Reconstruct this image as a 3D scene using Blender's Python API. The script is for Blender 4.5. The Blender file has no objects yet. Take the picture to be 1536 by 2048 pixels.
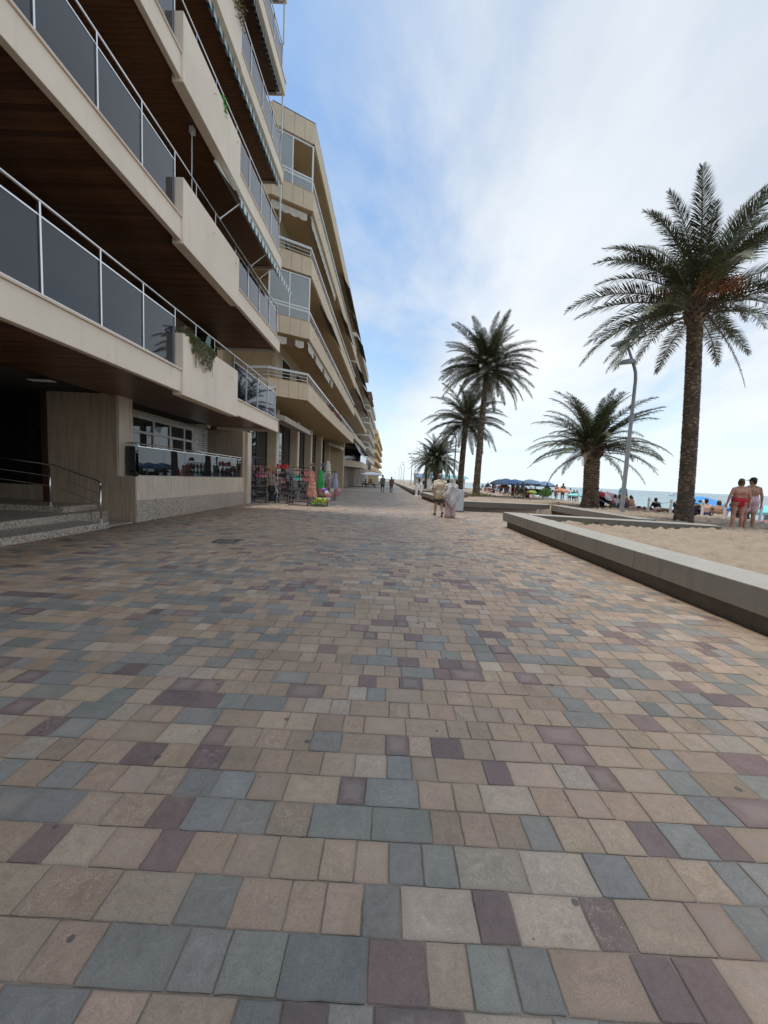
import bpy, bmesh, math, random
import numpy as np
from mathutils import Vector, Matrix, Euler
R = math.radians
rnd = random.Random(7)
SC = bpy.context.scene
COL = SC.collection

# ------------------------------------------------------------------ camera
cam = bpy.data.cameras.new('camera')
cam.sensor_fit = 'HORIZONTAL'; cam.sensor_width = 36.0
cam.lens = 36.0 * 769.0 / 1536.0
cam.clip_start = 0.05; cam.clip_end = 60000
camo = bpy.data.objects.new('camera', cam); COL.objects.link(camo)
_ro, _pi, _ya = R(2.6), R(4.95), R(0.74)
_f = Vector((-math.sin(_ya)*math.cos(_pi), math.cos(_ya)*math.cos(_pi), -math.sin(_pi)))
_r = Vector((math.cos(_ya), math.sin(_ya), 0)); _u = _r.cross(_f)
_rr = _r*math.cos(_ro) + _u*math.sin(_ro); _uu = _u*math.cos(_ro) - _r*math.sin(_ro)
camo.matrix_world = Matrix(((_rr.x, _uu.x, -_f.x, 0), (_rr.y, _uu.y, -_f.y, 0), (_rr.z, _uu.z, -_f.z, 1.45), (0, 0, 0, 1)))
SC.camera = camo

# ------------------------------------------------------------------ sky, sun, exposure
SUN_DIR = Vector((-0.31, 0.06, 0.95)).normalized()      # towards the veiled sun
SUN_EL = math.asin(SUN_DIR.z); SUN_AZ = math.atan2(SUN_DIR.x, SUN_DIR.y)
world = bpy.data.worlds.new('World'); SC.world = world; world.use_nodes = True
nt = world.node_tree; nt.nodes.clear(); L = nt.links.new
def wn(t, **k):
    n = nt.nodes.new(t)
    for a, b in k.items(): setattr(n, a, b)
    return n
def wmath(op, a, b=None, c=None, clamp=False):
    n = wn('ShaderNodeMath', operation=op, use_clamp=clamp)
    for i, v in enumerate((a, b, c)):
        if v is None: continue
        if isinstance(v, (int, float)): n.inputs[i].default_value = v
        else: L(v, n.inputs[i])
    return n.outputs[0]
out = wn('ShaderNodeOutputWorld'); bg = wn('ShaderNodeBackground'); bg.inputs['Strength'].default_value = 0.105
sky = wn('ShaderNodeTexSky', sky_type='NISHITA', sun_disc=False, sun_elevation=SUN_EL, sun_rotation=SUN_AZ,
         air_density=1.0, dust_density=0.7, ozone_density=0.8, altitude=0)
tc = wn('ShaderNodeTexCoord'); sp = wn('ShaderNodeSeparateXYZ'); L(tc.outputs['Generated'], sp.inputs[0])
zc = wmath('MAXIMUM', sp.outputs[2], 0.0)
den = wmath('ADD', zc, 0.16)
cx = wmath('DIVIDE', sp.outputs[0], den); cy = wmath('DIVIDE', sp.outputs[1], den)
cb = wn('ShaderNodeCombineXYZ'); L(cx, cb.inputs[0]); L(cy, cb.inputs[1])
mp = wn('ShaderNodeMapping'); mp.inputs['Rotation'].default_value = (0, 0, R(-24)); mp.inputs['Scale'].default_value = (0.8, 0.42, 1)
mp.inputs['Location'].default_value = (0.35, 1.7, 0)
L(cb.outputs[0], mp.inputs[0])
n1 = wn('ShaderNodeTexNoise'); n1.inputs['Scale'].default_value = 1.15; n1.inputs['Detail'].default_value = 9; n1.inputs['Roughness'].default_value = 0.60; n1.inputs['Distortion'].default_value = 0.35
L(mp.outputs[0], n1.inputs[0])
n2 = wn('ShaderNodeTexNoise'); n2.inputs['Scale'].default_value = 1.0; n2.inputs['Detail'].default_value = 8; n2.inputs['Roughness'].default_value = 0.5
L(mp.outputs[0], n2.inputs[0])
# the cloud deck: thin over the land side straight ahead, closed over the sea
side = wn('ShaderNodeMapRange', interpolation_type='SMOOTHSTEP'); L(cx, side.inputs[0])
side.inputs[1].default_value = -0.60; side.inputs[2].default_value = 0.42; side.inputs[3].default_value = -0.06; side.inputs[4].default_value = 0.62
side2 = wn('ShaderNodeMapRange', interpolation_type='SMOOTHSTEP'); L(cx, side2.inputs[0])
side2.inputs[1].default_value = -0.55; side2.inputs[2].default_value = -1.25; side2.inputs[3].default_value = 0.0; side2.inputs[4].default_value = 0.62
d0 = wmath('ADD', wmath('ADD', wmath('MULTIPLY_ADD', n1.outputs[0], 2.3, -0.95), side.outputs[0]), side2.outputs[0])
den_r = wn('ShaderNodeMapRange', interpolation_type='SMOOTHSTEP'); L(d0, den_r.inputs[0])
den_r.inputs[1].default_value = 0.12; den_r.inputs[2].default_value = 0.92; den_r.inputs[3].default_value = 0.03; den_r.inputs[4].default_value = 0.96
# low haze over the sea
hz = wn('ShaderNodeMapRange', interpolation_type='SMOOTHSTEP'); L(zc, hz.inputs[0])
hz.inputs[1].default_value = 0.02; hz.inputs[2].default_value = 0.42; hz.inputs[3].default_value = 0.86; hz.inputs[4].default_value = 0.0
dens = wmath('MAXIMUM', den_r.outputs[0], hz.outputs[0])
ccol = wn('ShaderNodeValToRGB')
ccol.color_ramp.elements[0].position = 0.36; ccol.color_ramp.elements[0].color = (3.7, 4.15, 4.7, 1)
ccol.color_ramp.elements[1].position = 0.62; ccol.color_ramp.elements[1].color = (5.8, 5.98, 6.15, 1)
L(n2.outputs[0], ccol.inputs[0])
hcol = wn('ShaderNodeMixRGB'); hcol.blend_type = 'MIX'
hzf = wn('ShaderNodeMapRange', interpolation_type='SMOOTHSTEP'); L(zc, hzf.inputs[0])
hzf.inputs[1].default_value = 0.0; hzf.inputs[2].default_value = 0.30; hzf.inputs[3].default_value = 1.0; hzf.inputs[4].default_value = 0.0
L(hzf.outputs[0], hcol.inputs[0]); L(ccol.outputs[0], hcol.inputs[1]); hcol.inputs[2].default_value = (5.2, 5.8, 6.2, 1)
mx = wn('ShaderNodeMixRGB'); L(dens, mx.inputs[0])
sk2 = wn('ShaderNodeMixRGB'); sk2.blend_type = 'MULTIPLY'; sk2.inputs[0].default_value = 1.0; L(sky.outputs[0], sk2.inputs[1]); sk2.inputs[2].default_value = (.92,1.10,1.14,1); L(sk2.outputs[0], mx.inputs[1]); L(hcol.outputs[0], mx.inputs[2])
# overcast deck brighter overhead; extra boost added above the view to light the scene
zen = wn('ShaderNodeMapRange', interpolation_type='SMOOTHSTEP'); L(zc, zen.inputs[0])
zen.inputs[1].default_value = 0.78; zen.inputs[2].default_value = 1.0; zen.inputs[3].default_value = 1.0; zen.inputs[4].default_value = 3.4
mz = wn('ShaderNodeMixRGB'); mz.blend_type = 'MULTIPLY'; mz.inputs[0].default_value = 1.0; L(mx.outputs[0], mz.inputs[1]); L(zen.outputs[0], mz.inputs[2])
L(mz.outputs[0], bg.inputs['Color']); L(bg.outputs[0], out.inputs[0])

sun = bpy.data.lights.new('sun', 'SUN'); sun.energy = 1.6; sun.angle = R(10); sun.color = (1.0, 0.95, 0.87)
suno = bpy.data.objects.new('sun', sun); COL.objects.link(suno)
suno.rotation_euler = (-SUN_DIR).to_track_quat('-Z', 'Y').to_euler()
suno.location = (0, 0, 60)

SC.view_settings.view_transform = 'Standard'; SC.view_settings.look = 'None'
SC.view_settings.exposure = 0.78; SC.view_settings.gamma = 1.0; SC.view_settings.use_curve_mapping = False
SC.render.engine = 'CYCLES'
SC.cycles.max_bounces = 8; SC.cycles.transparent_max_bounces = 12; SC.cycles.caustics_reflective = False; SC.cycles.caustics_refractive = False
try: SC.cycles.use_denoising = True
except Exception: pass

# ------------------------------------------------------------------ helpers: meshes
class MB:
    def __init__(s): s.v = []; s.f = []; s.m = []
    def add(s, vs, fs, mi=0):
        b = len(s.v); s.v.extend([tuple(map(float, p)) for p in vs]); s.f.extend([tuple(i+b for i in f) for f in fs]); s.m.extend([mi]*len(fs)); return s
    def box(s, x0, x1, y0, y1, z0, z1, mi=0):
        return s.hexa([(x0,y0,z0),(x1,y0,z0),(x1,y1,z0),(x0,y1,z0)], [(x0,y0,z1),(x1,y0,z1),(x1,y1,z1),(x0,y1,z1)], mi)
    def hexa(s, b, t, mi=0):
        return s.add(list(b)+list(t), [(3,2,1,0),(4,5,6,7),(0,1,5,4),(1,2,6,5),(2,3,7,6),(3,0,4,7)], mi)
    def prism(s, poly, z0, z1, mi=0):          # poly counter-clockwise in x,y
        n = len(poly); vs = [(p[0],p[1],z0) for p in poly]+[(p[0],p[1],z1) for p in poly]
        fs = [tuple(range(n-1,-1,-1)), tuple(range(n,2*n))]+[(i,(i+1)%n,n+(i+1)%n,n+i) for i in range(n)]
        return s.add(vs, fs, mi)
    def beam(s, p, q, w, h, mi=0, up=(0,0,1)):
        p = Vector(p); q = Vector(q); d = (q-p).normalized(); u = Vector(up)
        if abs(d.dot(u)) > .98: u = Vector((0,1,0))
        a = d.cross(u).normalized()*w/2; b = a.cross(d).normalized()*h/2
        return s.hexa([p-a-b,p+a-b,q+a-b,q-a-b], [p-a+b,p+a+b,q+a+b,q-a+b], mi)
    def tube(s, pts, r, n=8, mi=0, cap=True):
        pts = [Vector(p) for p in pts]; k = len(pts); rr = r if isinstance(r,(list,tuple)) else [r]*k
        ref = Vector((0.0,0.0,1.0)); vs = []
        for i,p in enumerate(pts):
            d = (pts[min(i+1,k-1)]-pts[max(i-1,0)]).normalized()
            if i == 0:
                if abs(d.dot(ref)) > .95: ref = Vector((1.0,0,0))
            a = (ref-d*ref.dot(d)).normalized(); ref = a; b = d.cross(a)
            for j in range(n):
                t = 2*math.pi*j/n; vs.append(p+a*(rr[i]*math.cos(t))+b*(rr[i]*math.sin(t)))
        fs = [(i*n+j, i*n+(j+1)%n, (i+1)*n+(j+1)%n, (i+1)*n+j) for i in range(k-1) for j in range(n)]
        if cap: fs += [tuple(range(n-1,-1,-1)), tuple((k-1)*n+j for j in range(n))]
        return s.add(vs, fs, mi)
    def lathe(s, prof, c=(0,0,0), n=16, mi=0):    # prof: (r,z)
        vs = []; k = len(prof)
        for r_,z in prof:
            for j in range(n):
                t = 2*math.pi*j/n; vs.append((c[0]+r_*math.cos(t), c[1]+r_*math.sin(t), c[2]+z))
        fs = [(i*n+j, i*n+(j+1)%n, (i+1)*n+(j+1)%n, (i+1)*n+j) for i in range(k-1) for j in range(n)]
        return s.add(vs, fs, mi)
    def ball(s, c, r, n=10, m=6, mi=0):
        r = r if isinstance(r,(tuple,list)) else (r,r,r)
        vs = [(c[0],c[1],c[2]-r[2])]
        for i in range(1,m):
            a = -math.pi/2+math.pi*i/m
            for j in range(n):
                t = 2*math.pi*j/n; vs.append((c[0]+r[0]*math.cos(a)*math.cos(t), c[1]+r[1]*math.cos(a)*math.sin(t), c[2]+r[2]*math.sin(a)))
        vs.append((c[0],c[1],c[2]+r[2])); e = len(vs)-1
        fs = [(0,1+(j+1)%n,1+j) for j in range(n)]
        fs += [(1+i*n+j,1+i*n+(j+1)%n,1+(i+1)*n+(j+1)%n,1+(i+1)*n+j) for i in range(m-2) for j in range(n)]
        fs += [(1+(m-2)*n+j,1+(m-2)*n+(j+1)%n,e) for j in range(n)]
        return s.add(vs, fs, mi)
    def mesh(s, name, mats, o=(0,0,0), smooth=False):
        me = bpy.data.meshes.new(name)
        ov = [(v[0]-o[0], v[1]-o[1], v[2]-o[2]) for v in s.v]
        me.from_pydata(ov, [], s.f)
        for m in (mats if isinstance(mats,(list,tuple)) else [mats]): me.materials.append(m)
        if len(me.materials) > 1: me.polygons.foreach_set('material_index', s.m)
        if smooth: me.polygons.foreach_set('use_smooth', [True]*len(me.polygons))
        me.update(); return me
    def build(s, name, mats, parent=None, smooth=False, bevel=0, **tags):
        o = origin(parent)
        ob = bpy.data.objects.new(name, s.mesh(name, mats, o, smooth)); COL.objects.link(ob)
        if parent: ob.parent = parent
        if bevel:
            b = ob.modifiers.new('bevel','BEVEL'); b.width = bevel; b.segments = 2; b.limit_method = 'ANGLE'
        for k,v in tags.items(): ob[k] = v
        return ob
def origin(p):
    o = Vector((0,0,0))
    while p is not None: o += p.location; p = p.parent
    return o
def thing(name, label, cat, loc, group=None, rz=0.0):
    o = bpy.data.objects.new(name, None); COL.objects.link(o); o.location = loc; o.rotation_euler = (0,0,rz)
    o.empty_display_size = .2; o['label'] = label; o['category'] = cat
    if group: o['group'] = group
    return o
def tag(o, label, cat, group=None):
    o['label'] = label; o['category'] = cat
    if group: o['group'] = group
    return o
def inst(name, me, parent, loc=(0,0,0), rot=(0,0,0), scale=(1,1,1)):
    o = bpy.data.objects.new(name, me); COL.objects.link(o)
    if parent: o.parent = parent
    o.location = loc; o.rotation_euler = rot; o.scale = scale
    return o
def copy_tree(o, parent=None):
    c = o.copy(); COL.objects.link(c)
    if parent: c.parent = parent
    for ch in list(o.children): copy_tree(ch, c)
    return c

# ------------------------------------------------------------------ helpers: materials
def nodes_of(name):
    m = bpy.data.materials.new(name); m.use_nodes = True
    return m, m.node_tree, m.node_tree.nodes['Principled BSDF']
def N(t, ty, **k):
    n = t.nodes.new(ty)
    for a,b in k.items(): setattr(n,a,b)
    return n
def coords(t, stretch=(1,1,1), kind='Object'):
    c = N(t,'ShaderNodeTexCoord'); m = N(t,'ShaderNodeMapping'); m.inputs['Scale'].default_value = stretch
    t.links.new(c.outputs[kind], m.inputs[0]); return m.outputs[0]
def ramp(t, fac, stops):
    r = N(t,'ShaderNodeValToRGB'); e = r.color_ramp.elements
    while len(e) < len(stops): e.new(.5)
    for i,(p,c) in enumerate(stops): e[i].position = p; e[i].color = (*c,1)
    t.links.new(fac, r.inputs[0]); return r.outputs[0]
def noise(t, vec, scale, detail=4, rough=.55, dist=0):
    n = N(t,'ShaderNodeTexNoise'); n.inputs['Scale'].default_value = scale; n.inputs['Detail'].default_value = detail
    n.inputs['Roughness'].default_value = rough; n.inputs['Distortion'].default_value = dist
    t.links.new(vec, n.inputs[0]); return n.outputs[0]
def mixc(t, fac, a, b, mode='MIX'):
    n = N(t,'ShaderNodeMixRGB', blend_type=mode)
    for i,v in enumerate((fac,a,b)):
        if isinstance(v,(int,float)): n.inputs[i].default_value = v
        elif isinstance(v,(tuple,list)): n.inputs[i].default_value = (*v,1) if len(v)==3 else v
        else: t.links.new(v, n.inputs[i])
    return n.outputs[0]
def mth(t, op, a, b=None, c=None, clamp=False):
    n = N(t,'ShaderNodeMath', operation=op, use_clamp=clamp)
    for i,v in enumerate((a,b,c)):
        if v is None: continue
        if isinstance(v,(int,float)): n.inputs[i].default_value = v
        else: t.links.new(v, n.inputs[i])
    return n.outputs[0]
def bumpn(t, b, h, strength=.3, dist=.01):
    n = N(t,'ShaderNodeBump'); n.inputs['Strength'].default_value = strength; n.inputs['Distance'].default_value = dist
    t.links.new(h, n.inputs['Height']); t.links.new(n.outputs[0], b.inputs['Normal']); return n
def pm(name, col, rough=.6, metal=0.0, var=.12, scale=6.0, stretch=(1,1,1), bump=0.0, bscale=60.0, bdist=.004, ior=None, col2=None):
    """painted / cloth / stone material: base colour with two scales of wear"""
    m,t,b = nodes_of(name)
    b.inputs['Roughness'].default_value = rough; b.inputs['Metallic'].default_value = metal
    if ior: b.inputs['IOR'].default_value = ior
    v = coords(t, stretch)
    a = noise(t, v, scale, 5, .6)
    lo = tuple(c*(1-var) for c in col); hi = tuple(min(1,c*(1+var)) for c in (col2 or col))
    c = ramp(t, a, [(.3,lo),(.7,hi)])
    t.links.new(c, b.inputs['Base Color'])
    if bump: bumpn(t, b, noise(t, v, bscale, 4, .6), bump, bdist)
    return m
# ------------------------------------------------------------------ materials
def M_paver():
    m,t,b = nodes_of('paver_stone')
    at = N(t,'ShaderNodeVertexColor', layer_name='tone'); uv = N(t,'ShaderNodeUVMap', uv_map='face')
    sx = N(t,'ShaderNodeSeparateXYZ'); t.links.new(uv.outputs[0], sx.inputs[0])
    v = coords(t)
    big = noise(t, v, 5.0, 6, .62, .4); mid = noise(t, v, 21.0, 7, .66, 1.3); fine = noise(t, v, 190.0, 4, .7)
    f1 = mth(t,'MULTIPLY_ADD', big, .60, .72); f2 = mth(t,'MULTIPLY_ADD', mid, .95, .53); f3 = mth(t,'MULTIPLY_ADD', fine, 1.15, .43)
    f = mth(t,'MULTIPLY', mth(t,'MULTIPLY', f1, f2), f3)
    # worn pale patch in the middle of some stones
    du = mth(t,'ABSOLUTE', mth(t,'SUBTRACT', sx.outputs[0], .5)); dv = mth(t,'ABSOLUTE', mth(t,'SUBTRACT', sx.outputs[1], .5))
    edge = mth(t,'MAXIMUM', du, dv)
    wob = mth(t,'ADD', mth(t,'MULTIPLY_ADD', mid, .80, -.40), mth(t,'MULTIPLY_ADD', big, .40, -.20))
    ew = mth(t,'ADD', edge, wob)
    patch = N(t,'ShaderNodeMapRange', interpolation_type='SMOOTHSTEP'); t.links.new(ew, patch.inputs[0])
    patch.inputs[1].default_value=.44; patch.inputs[2].default_value=.16; patch.inputs[3].default_value=0; patch.inputs[4].default_value=1
    sel = mth(t,'GREATER_THAN', at.outputs['Alpha'], .88)
    pf = mth(t,'MULTIPLY', mth(t,'MULTIPLY', patch.outputs[0], sel), .38)
    base = mixc(t, 1.0, at.outputs['Color'], f, 'MULTIPLY')
    base = mixc(t, pf, base, (.30,.235,.19))
    # rubbed lime bloom on others
    bl = N(t,'ShaderNodeMapRange', interpolation_type='SMOOTHSTEP'); t.links.new(mth(t,'MULTIPLY', mid, fine), bl.inputs[0])
    bl.inputs[1].default_value=.27; bl.inputs[2].default_value=.40; bl.inputs[3].default_value=0; bl.inputs[4].default_value=.5
    lt = mth(t,'MULTIPLY', bl.outputs[0], mth(t,'LESS_THAN', at.outputs['Alpha'], .13))
    base = mixc(t, lt, base, (.44,.375,.285))
    # grime along the joints, dark spots of gum
    gr = N(t,'ShaderNodeMapRange'); t.links.new(ew, gr.inputs[0]); gr.inputs[1].default_value=.40; gr.inputs[2].default_value=.56; gr.inputs[3].default_value=0; gr.inputs[4].default_value=.35
    base = mixc(t, gr.outputs[0], base, (.13,.10,.08))
    vo = N(t,'ShaderNodeTexVoronoi', voronoi_dimensions='2D'); vo.inputs['Scale'].default_value = 5.5; t.links.new(v, vo.inputs[0])
    sc = N(t,'ShaderNodeSeparateXYZ'); t.links.new(vo.outputs['Color'], sc.inputs[0])
    gum = mth(t,'MULTIPLY', mth(t,'LESS_THAN', mth(t,'ADD', vo.outputs['Distance'], mth(t,'MULTIPLY', fine, .03)), mth(t,'MULTIPLY_ADD', mth(t,'POWER', sc.outputs[1], 3.0), .09, .035)), mth(t,'GREATER_THAN', sc.outputs[0], .84))
    base = mixc(t, mth(t,'MULTIPLY', gum, .75), base, (.045,.043,.045))
    # trodden patches, and sand blown over the seaward side
    wear = ramp(t, noise(t, v, .55, 6, .68, .5), [(.30,(.88,.87,.86)),(.70,(1.13,1.11,1.08))]); base = mixc(t, 1.0, base, wear, 'MULTIPLY')
    xo = N(t,'ShaderNodeSeparateXYZ'); cc = N(t,'ShaderNodeTexCoord'); t.links.new(cc.outputs['Object'], xo.inputs[0])
    sx2 = N(t,'ShaderNodeMapRange', interpolation_type='SMOOTHSTEP'); t.links.new(xo.outputs[0], sx2.inputs[0]); sx2.inputs[1].default_value = 1.5; sx2.inputs[2].default_value = 4.6; sx2.inputs[3].default_value = 0; sx2.inputs[4].default_value = .75
    drift = mth(t,'MULTIPLY', sx2.outputs[0], ramp(t, noise(t, v, 2.4, 8, .75, .8), [(.45,(0,0,0)),(.72,(1,1,1))]))
    base = mixc(t, drift, base, (.30,.228,.158))
    t.links.new(base, b.inputs['Base Color'])
    b.inputs['Roughness'].default_value = .62
    rr = mth(t,'MULTIPLY_ADD', mid, .3, .48); t.links.new(rr, b.inputs['Roughness'])
    h = mth(t,'ADD', mth(t,'MULTIPLY', big, .6), mth(t,'ADD', mth(t,'MULTIPLY', mid, .55), mth(t,'MULTIPLY', fine, .22)))
    bumpn(t, b, h, .9, .008)
    return m
def M_farpaving():
    m,t,b = nodes_of('distant_paving')
    v = coords(t)
    br = N(t,'ShaderNodeTexBrick'); t.links.new(v, br.inputs[0]); br.offset = .37; br.inputs['Scale'].default_value = 1
    br.inputs['Brick Width'].default_value = .22; br.inputs['Row Height'].default_value = .16; br.inputs['Mortar Size'].default_value = .006
    br.inputs['Color1'].default_value = (.27,.208,.157,1); br.inputs['Color2'].default_value = (.17,.155,.14,1); br.inputs['Mortar'].default_value = (.19,.155,.125,1)
    c = mixc(t, .35, br.outputs[0], ramp(t, noise(t, v, 1.1, 6, .7), [(.3,(.18,.142,.115)),(.7,(.30,.24,.19))]))
    t.links.new(c, b.inputs['Base Color']); b.inputs['Roughness'].default_value = .7
    return m
def M_sand():
    m,t,b = nodes_of('sand')
    v = coords(t)
    c = ramp(t, noise(t, v, .9, 7, .62), [(.28,(.225,.165,.110)),(.72,(.315,.238,.165))])
    g = noise(t, v, 160, 3, .7)
    c = mixc(t, .45, c, ramp(t, g, [(.25,(.11,.075,.05)),(.5,(.27,.20,.138)),(.8,(.45,.36,.26))]))
    wet = N(t,'ShaderNodeSeparateXYZ'); cc = N(t,'ShaderNodeTexCoord'); t.links.new(cc.outputs['Object'], wet.inputs[0])
    wf = N(t,'ShaderNodeMapRange'); t.links.new(wet.outputs[2], wf.inputs[0]); wf.inputs[1].default_value=-.55; wf.inputs[2].default_value=-.82; wf.inputs[3].default_value=0; wf.inputs[4].default_value=.55
    c = mixc(t, wf.outputs[0], c, (.20,.15,.10))
    t.links.new(c, b.inputs['Base Color']); b.inputs['Roughness'].default_value = .92
    bumpn(t, b, mth(t,'ADD', noise(t, v, 14, 6, .65), mth(t,'MULTIPLY', g, .25)), .7, .03)
    return m
def M_sea():
    m,t,b = nodes_of('sea_water')
    v = coords(t)
    cc = N(t,'ShaderNodeTexCoord'); sx = N(t,'ShaderNodeSeparateXYZ'); t.links.new(cc.outputs['Object'], sx.inputs[0])
    d = N(t,'ShaderNodeMapRange'); t.links.new(sx.outputs[0], d.inputs[0]); d.inputs[1].default_value=22; d.inputs[2].default_value=190; d.inputs[3].default_value=0; d.inputs[4].default_value=1
    c = ramp(t, d.outputs[0], [(0,(.24,.34,.31)),(.18,(.15,.25,.25)),(.55,(.085,.15,.165)),(1,(.06,.11,.13))])
    w = noise(t, coords(t,(1,.35,1)), .12, 6, .6)
    c = mixc(t, .5, c, ramp(t, w, [(.3,(.075,.14,.15)),(.7,(.22,.31,.30))]))
    t.links.new(c, b.inputs['Base Color']); b.inputs['Roughness'].default_value = .22; b.inputs['IOR'].default_value = 1.33
    h = mth(t,'ADD', noise(t, coords(t,(1,.45,1)), .55, 7, .62), mth(t,'MULTIPLY', noise(t, coords(t,(1,.4,1)), .07, 5, .6), 3.0))
    bumpn(t, b, h, 1.0, .9)
    return m
def M_concrete(name, col, streak=.5):
    m,t,b = nodes_of(name)
    v = coords(t)
    a = noise(t, v, 2.2, 7, .65); s = noise(t, coords(t,(7,7,.7)), 1.3, 5, .6); f = noise(t, v, 120, 4, .7)
    c = ramp(t, a, [(.25,tuple(x*.80 for x in col)),(.75,tuple(x*1.12 for x in col))])
    st = N(t,'ShaderNodeMapRange'); t.links.new(s, st.inputs[0]); st.inputs[1].default_value=.5; st.inputs[2].default_value=.78; st.inputs[3].default_value=0; st.inputs[4].default_value=streak
    c = mixc(t, st.outputs[0], c, tuple(x*.52 for x in col))
    c = mixc(t, .35, c, ramp(t, f, [(.3,tuple(x*.6 for x in col)),(.7,tuple(min(1,x*1.3) for x in col))]))
    t.links.new(c, b.inputs['Base Color']); b.inputs['Roughness'].default_value = .85
    bumpn(t, b, mth(t,'ADD', f, mth(t,'MULTIPLY', a, .8)), .35, .004)
    return m
def M_granite():
    m,t,b = nodes_of('speckled_granite')
    v = coords(t)
    vo = N(t,'ShaderNodeTexVoronoi'); vo.inputs['Scale'].default_value = 48; t.links.new(v, vo.inputs[0])
    sx = N(t,'ShaderNodeSeparateXYZ'); t.links.new(vo.outputs['Color'], sx.inputs[0])
    c = ramp(t, sx.outputs[0], [(.12,(.12,.095,.08)),(.3,(.36,.29,.235)),(.62,(.50,.41,.335)),(.9,(.66,.57,.48))])
    c = mixc(t, .25, c, ramp(t, noise(t, v, 1.5, 5), [(.3,(.22,.18,.15)),(.7,(.42,.36,.30))]))
    t.links.new(c, b.inputs['Base Color']); b.inputs['Roughness'].default_value = .42
    return m
def M_travertine(name, col):
    m,t,b = nodes_of(name)
    s = noise(t, coords(t,(9,9,.5)), 2.6, 7, .68, .3); a = noise(t, coords(t), .8, 5)
    c = ramp(t, s, [(.32,tuple(x*.58 for x in col)),(.52,col),(.70,tuple(min(1,x*1.22) for x in col))])
    c = mixc(t, .25, c, ramp(t, a, [(.3,tuple(x*.75 for x in col)),(.7,tuple(min(1,x*1.15) for x in col))]))
    t.links.new(c, b.inputs['Base Color']); b.inputs['Roughness'].default_value = .48
    bumpn(t, b, s, .12, .004)
    return m
def M_render(name, col, grain=.25):
    """painted render on a facade, faint run-off streaks"""
    m,t,b = nodes_of(name)
    v = coords(t)
    a = noise(t, v, .9, 6, .6); s = noise(t, coords(t,(5,5,.45)), 1.1, 6, .62); f = noise(t, v, 90, 3, .7)
    c = ramp(t, a, [(.3,tuple(x*.93 for x in col)),(.7,tuple(min(1,x*1.05) for x in col))])
    st = N(t,'ShaderNodeMapRange'); t.links.new(s, st.inputs[0]); st.inputs[1].default_value=.55; st.inputs[2].default_value=.85; st.inputs[3].default_value=0; st.inputs[4].default_value=.55
    c = mixc(t, st.outputs[0], c, tuple(x*.66 for x in col))
    t.links.new(c, b.inputs['Base Color']); b.inputs['Roughness'].default_value = .8
    bumpn(t, b, f, grain, .003)
    return m
def M_wood():
    m,t,b = nodes_of('varnished_planks')
    oi = N(t,'ShaderNodeObjectInfo')
    s = noise(t, coords(t,(.6,9,9)), 3.0, 7, .7, .5)
    c = ramp(t, s, [(.25,(.070,.031,.015)),(.55,(.140,.066,.031)),(.85,(.22,.117,.058))])
    k = mth(t,'MULTIPLY_ADD', oi.outputs['Random'], .75, .62)
    c = mixc(t, 1.0, c, k, 'MULTIPLY')
    t.links.new(c, b.inputs['Base Color']); b.inputs['Roughness'].default_value = .34
    bumpn(t, b, s, .08, .002)
    return m
def M_glass(name, tint, ior, rough=.015, trans=.3):
    m = bpy.data.materials.new(name); m.use_nodes = True; t = m.node_tree; t.nodes.clear()
    o = N(t,'ShaderNodeOutputMaterial'); fr = N(t,'ShaderNodeFresnel'); fr.inputs['IOR'].default_value = ior
    tr = N(t,'ShaderNodeBsdfTransparent'); tr.inputs[0].default_value = (*[x*trans for x in tint],1)
    gl = N(t,'ShaderNodeBsdfGlossy'); gl.inputs['Roughness'].default_value = rough; gl.inputs['Color'].default_value = (.93,.95,1,1)
    bw = noise(t, coords(t), 1.3, 2, .4); bp = N(t,'ShaderNodeBump'); bp.inputs['Strength'].default_value=.05; bp.inputs['Distance'].default_value=.02
    t.links.new(bw, bp.inputs['Height']); t.links.new(bp.outputs[0], gl.inputs['Normal'])
    df = N(t,'ShaderNodeBsdfDiffuse'); df.inputs[0].default_value = (*[x*.05 for x in tint],1)
    m0 = N(t,'ShaderNodeMixShader'); m0.inputs[0].default_value = .35; t.links.new(tr.outputs[0], m0.inputs[1]); t.links.new(df.outputs[0], m0.inputs[2])
    mx = N(t,'ShaderNodeMixShader'); t.links.new(fr.outputs[0], mx.inputs[0]); t.links.new(m0.outputs[0], mx.inputs[1]); t.links.new(gl.outputs[0], mx.inputs[2])
    t.links.new(mx.outputs[0], o.inputs[0]); return m
def M_stripe(name, cols, axis, period, duty=.5, rough=.85, trans=0):
    m,t,b = nodes_of(name)
    cc = N(t,'ShaderNodeTexCoord'); sx = N(t,'ShaderNodeSeparateXYZ'); t.links.new(cc.outputs['Object'], sx.inputs[0])
    fr = mth(t,'FRACT', mth(t,'DIVIDE', sx.outputs[axis], period)); k = mth(t,'LESS_THAN', fr, duty)
    c = mixc(t, k, cols[0], cols[1])
    c = mixc(t, .2, c, mixc(t, 1, c, ramp(t, noise(t, coords(t), 3, 5), [(.3,(.5,.5,.5)),(.7,(1,1,1))]), 'MULTIPLY'))
    t.links.new(c, b.inputs['Base Color']); b.inputs['Roughness'].default_value = rough
    return m
def M_leaf(name, a, c_, rough=.5):
    m,t,b = nodes_of(name)
    oi = N(t,'ShaderNodeObjectInfo')
    n_ = mth(t,'ADD', mth(t,'MULTIPLY', noise(t, coords(t), 2.2, 3), .6), mth(t,'MULTIPLY', oi.outputs['Random'], .4))
    t.links.new(ramp(t, n_, [(.25,a),(.75,c_)]), b.inputs['Base Color']); b.inputs['Roughness'].default_value = rough
    return m
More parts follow.
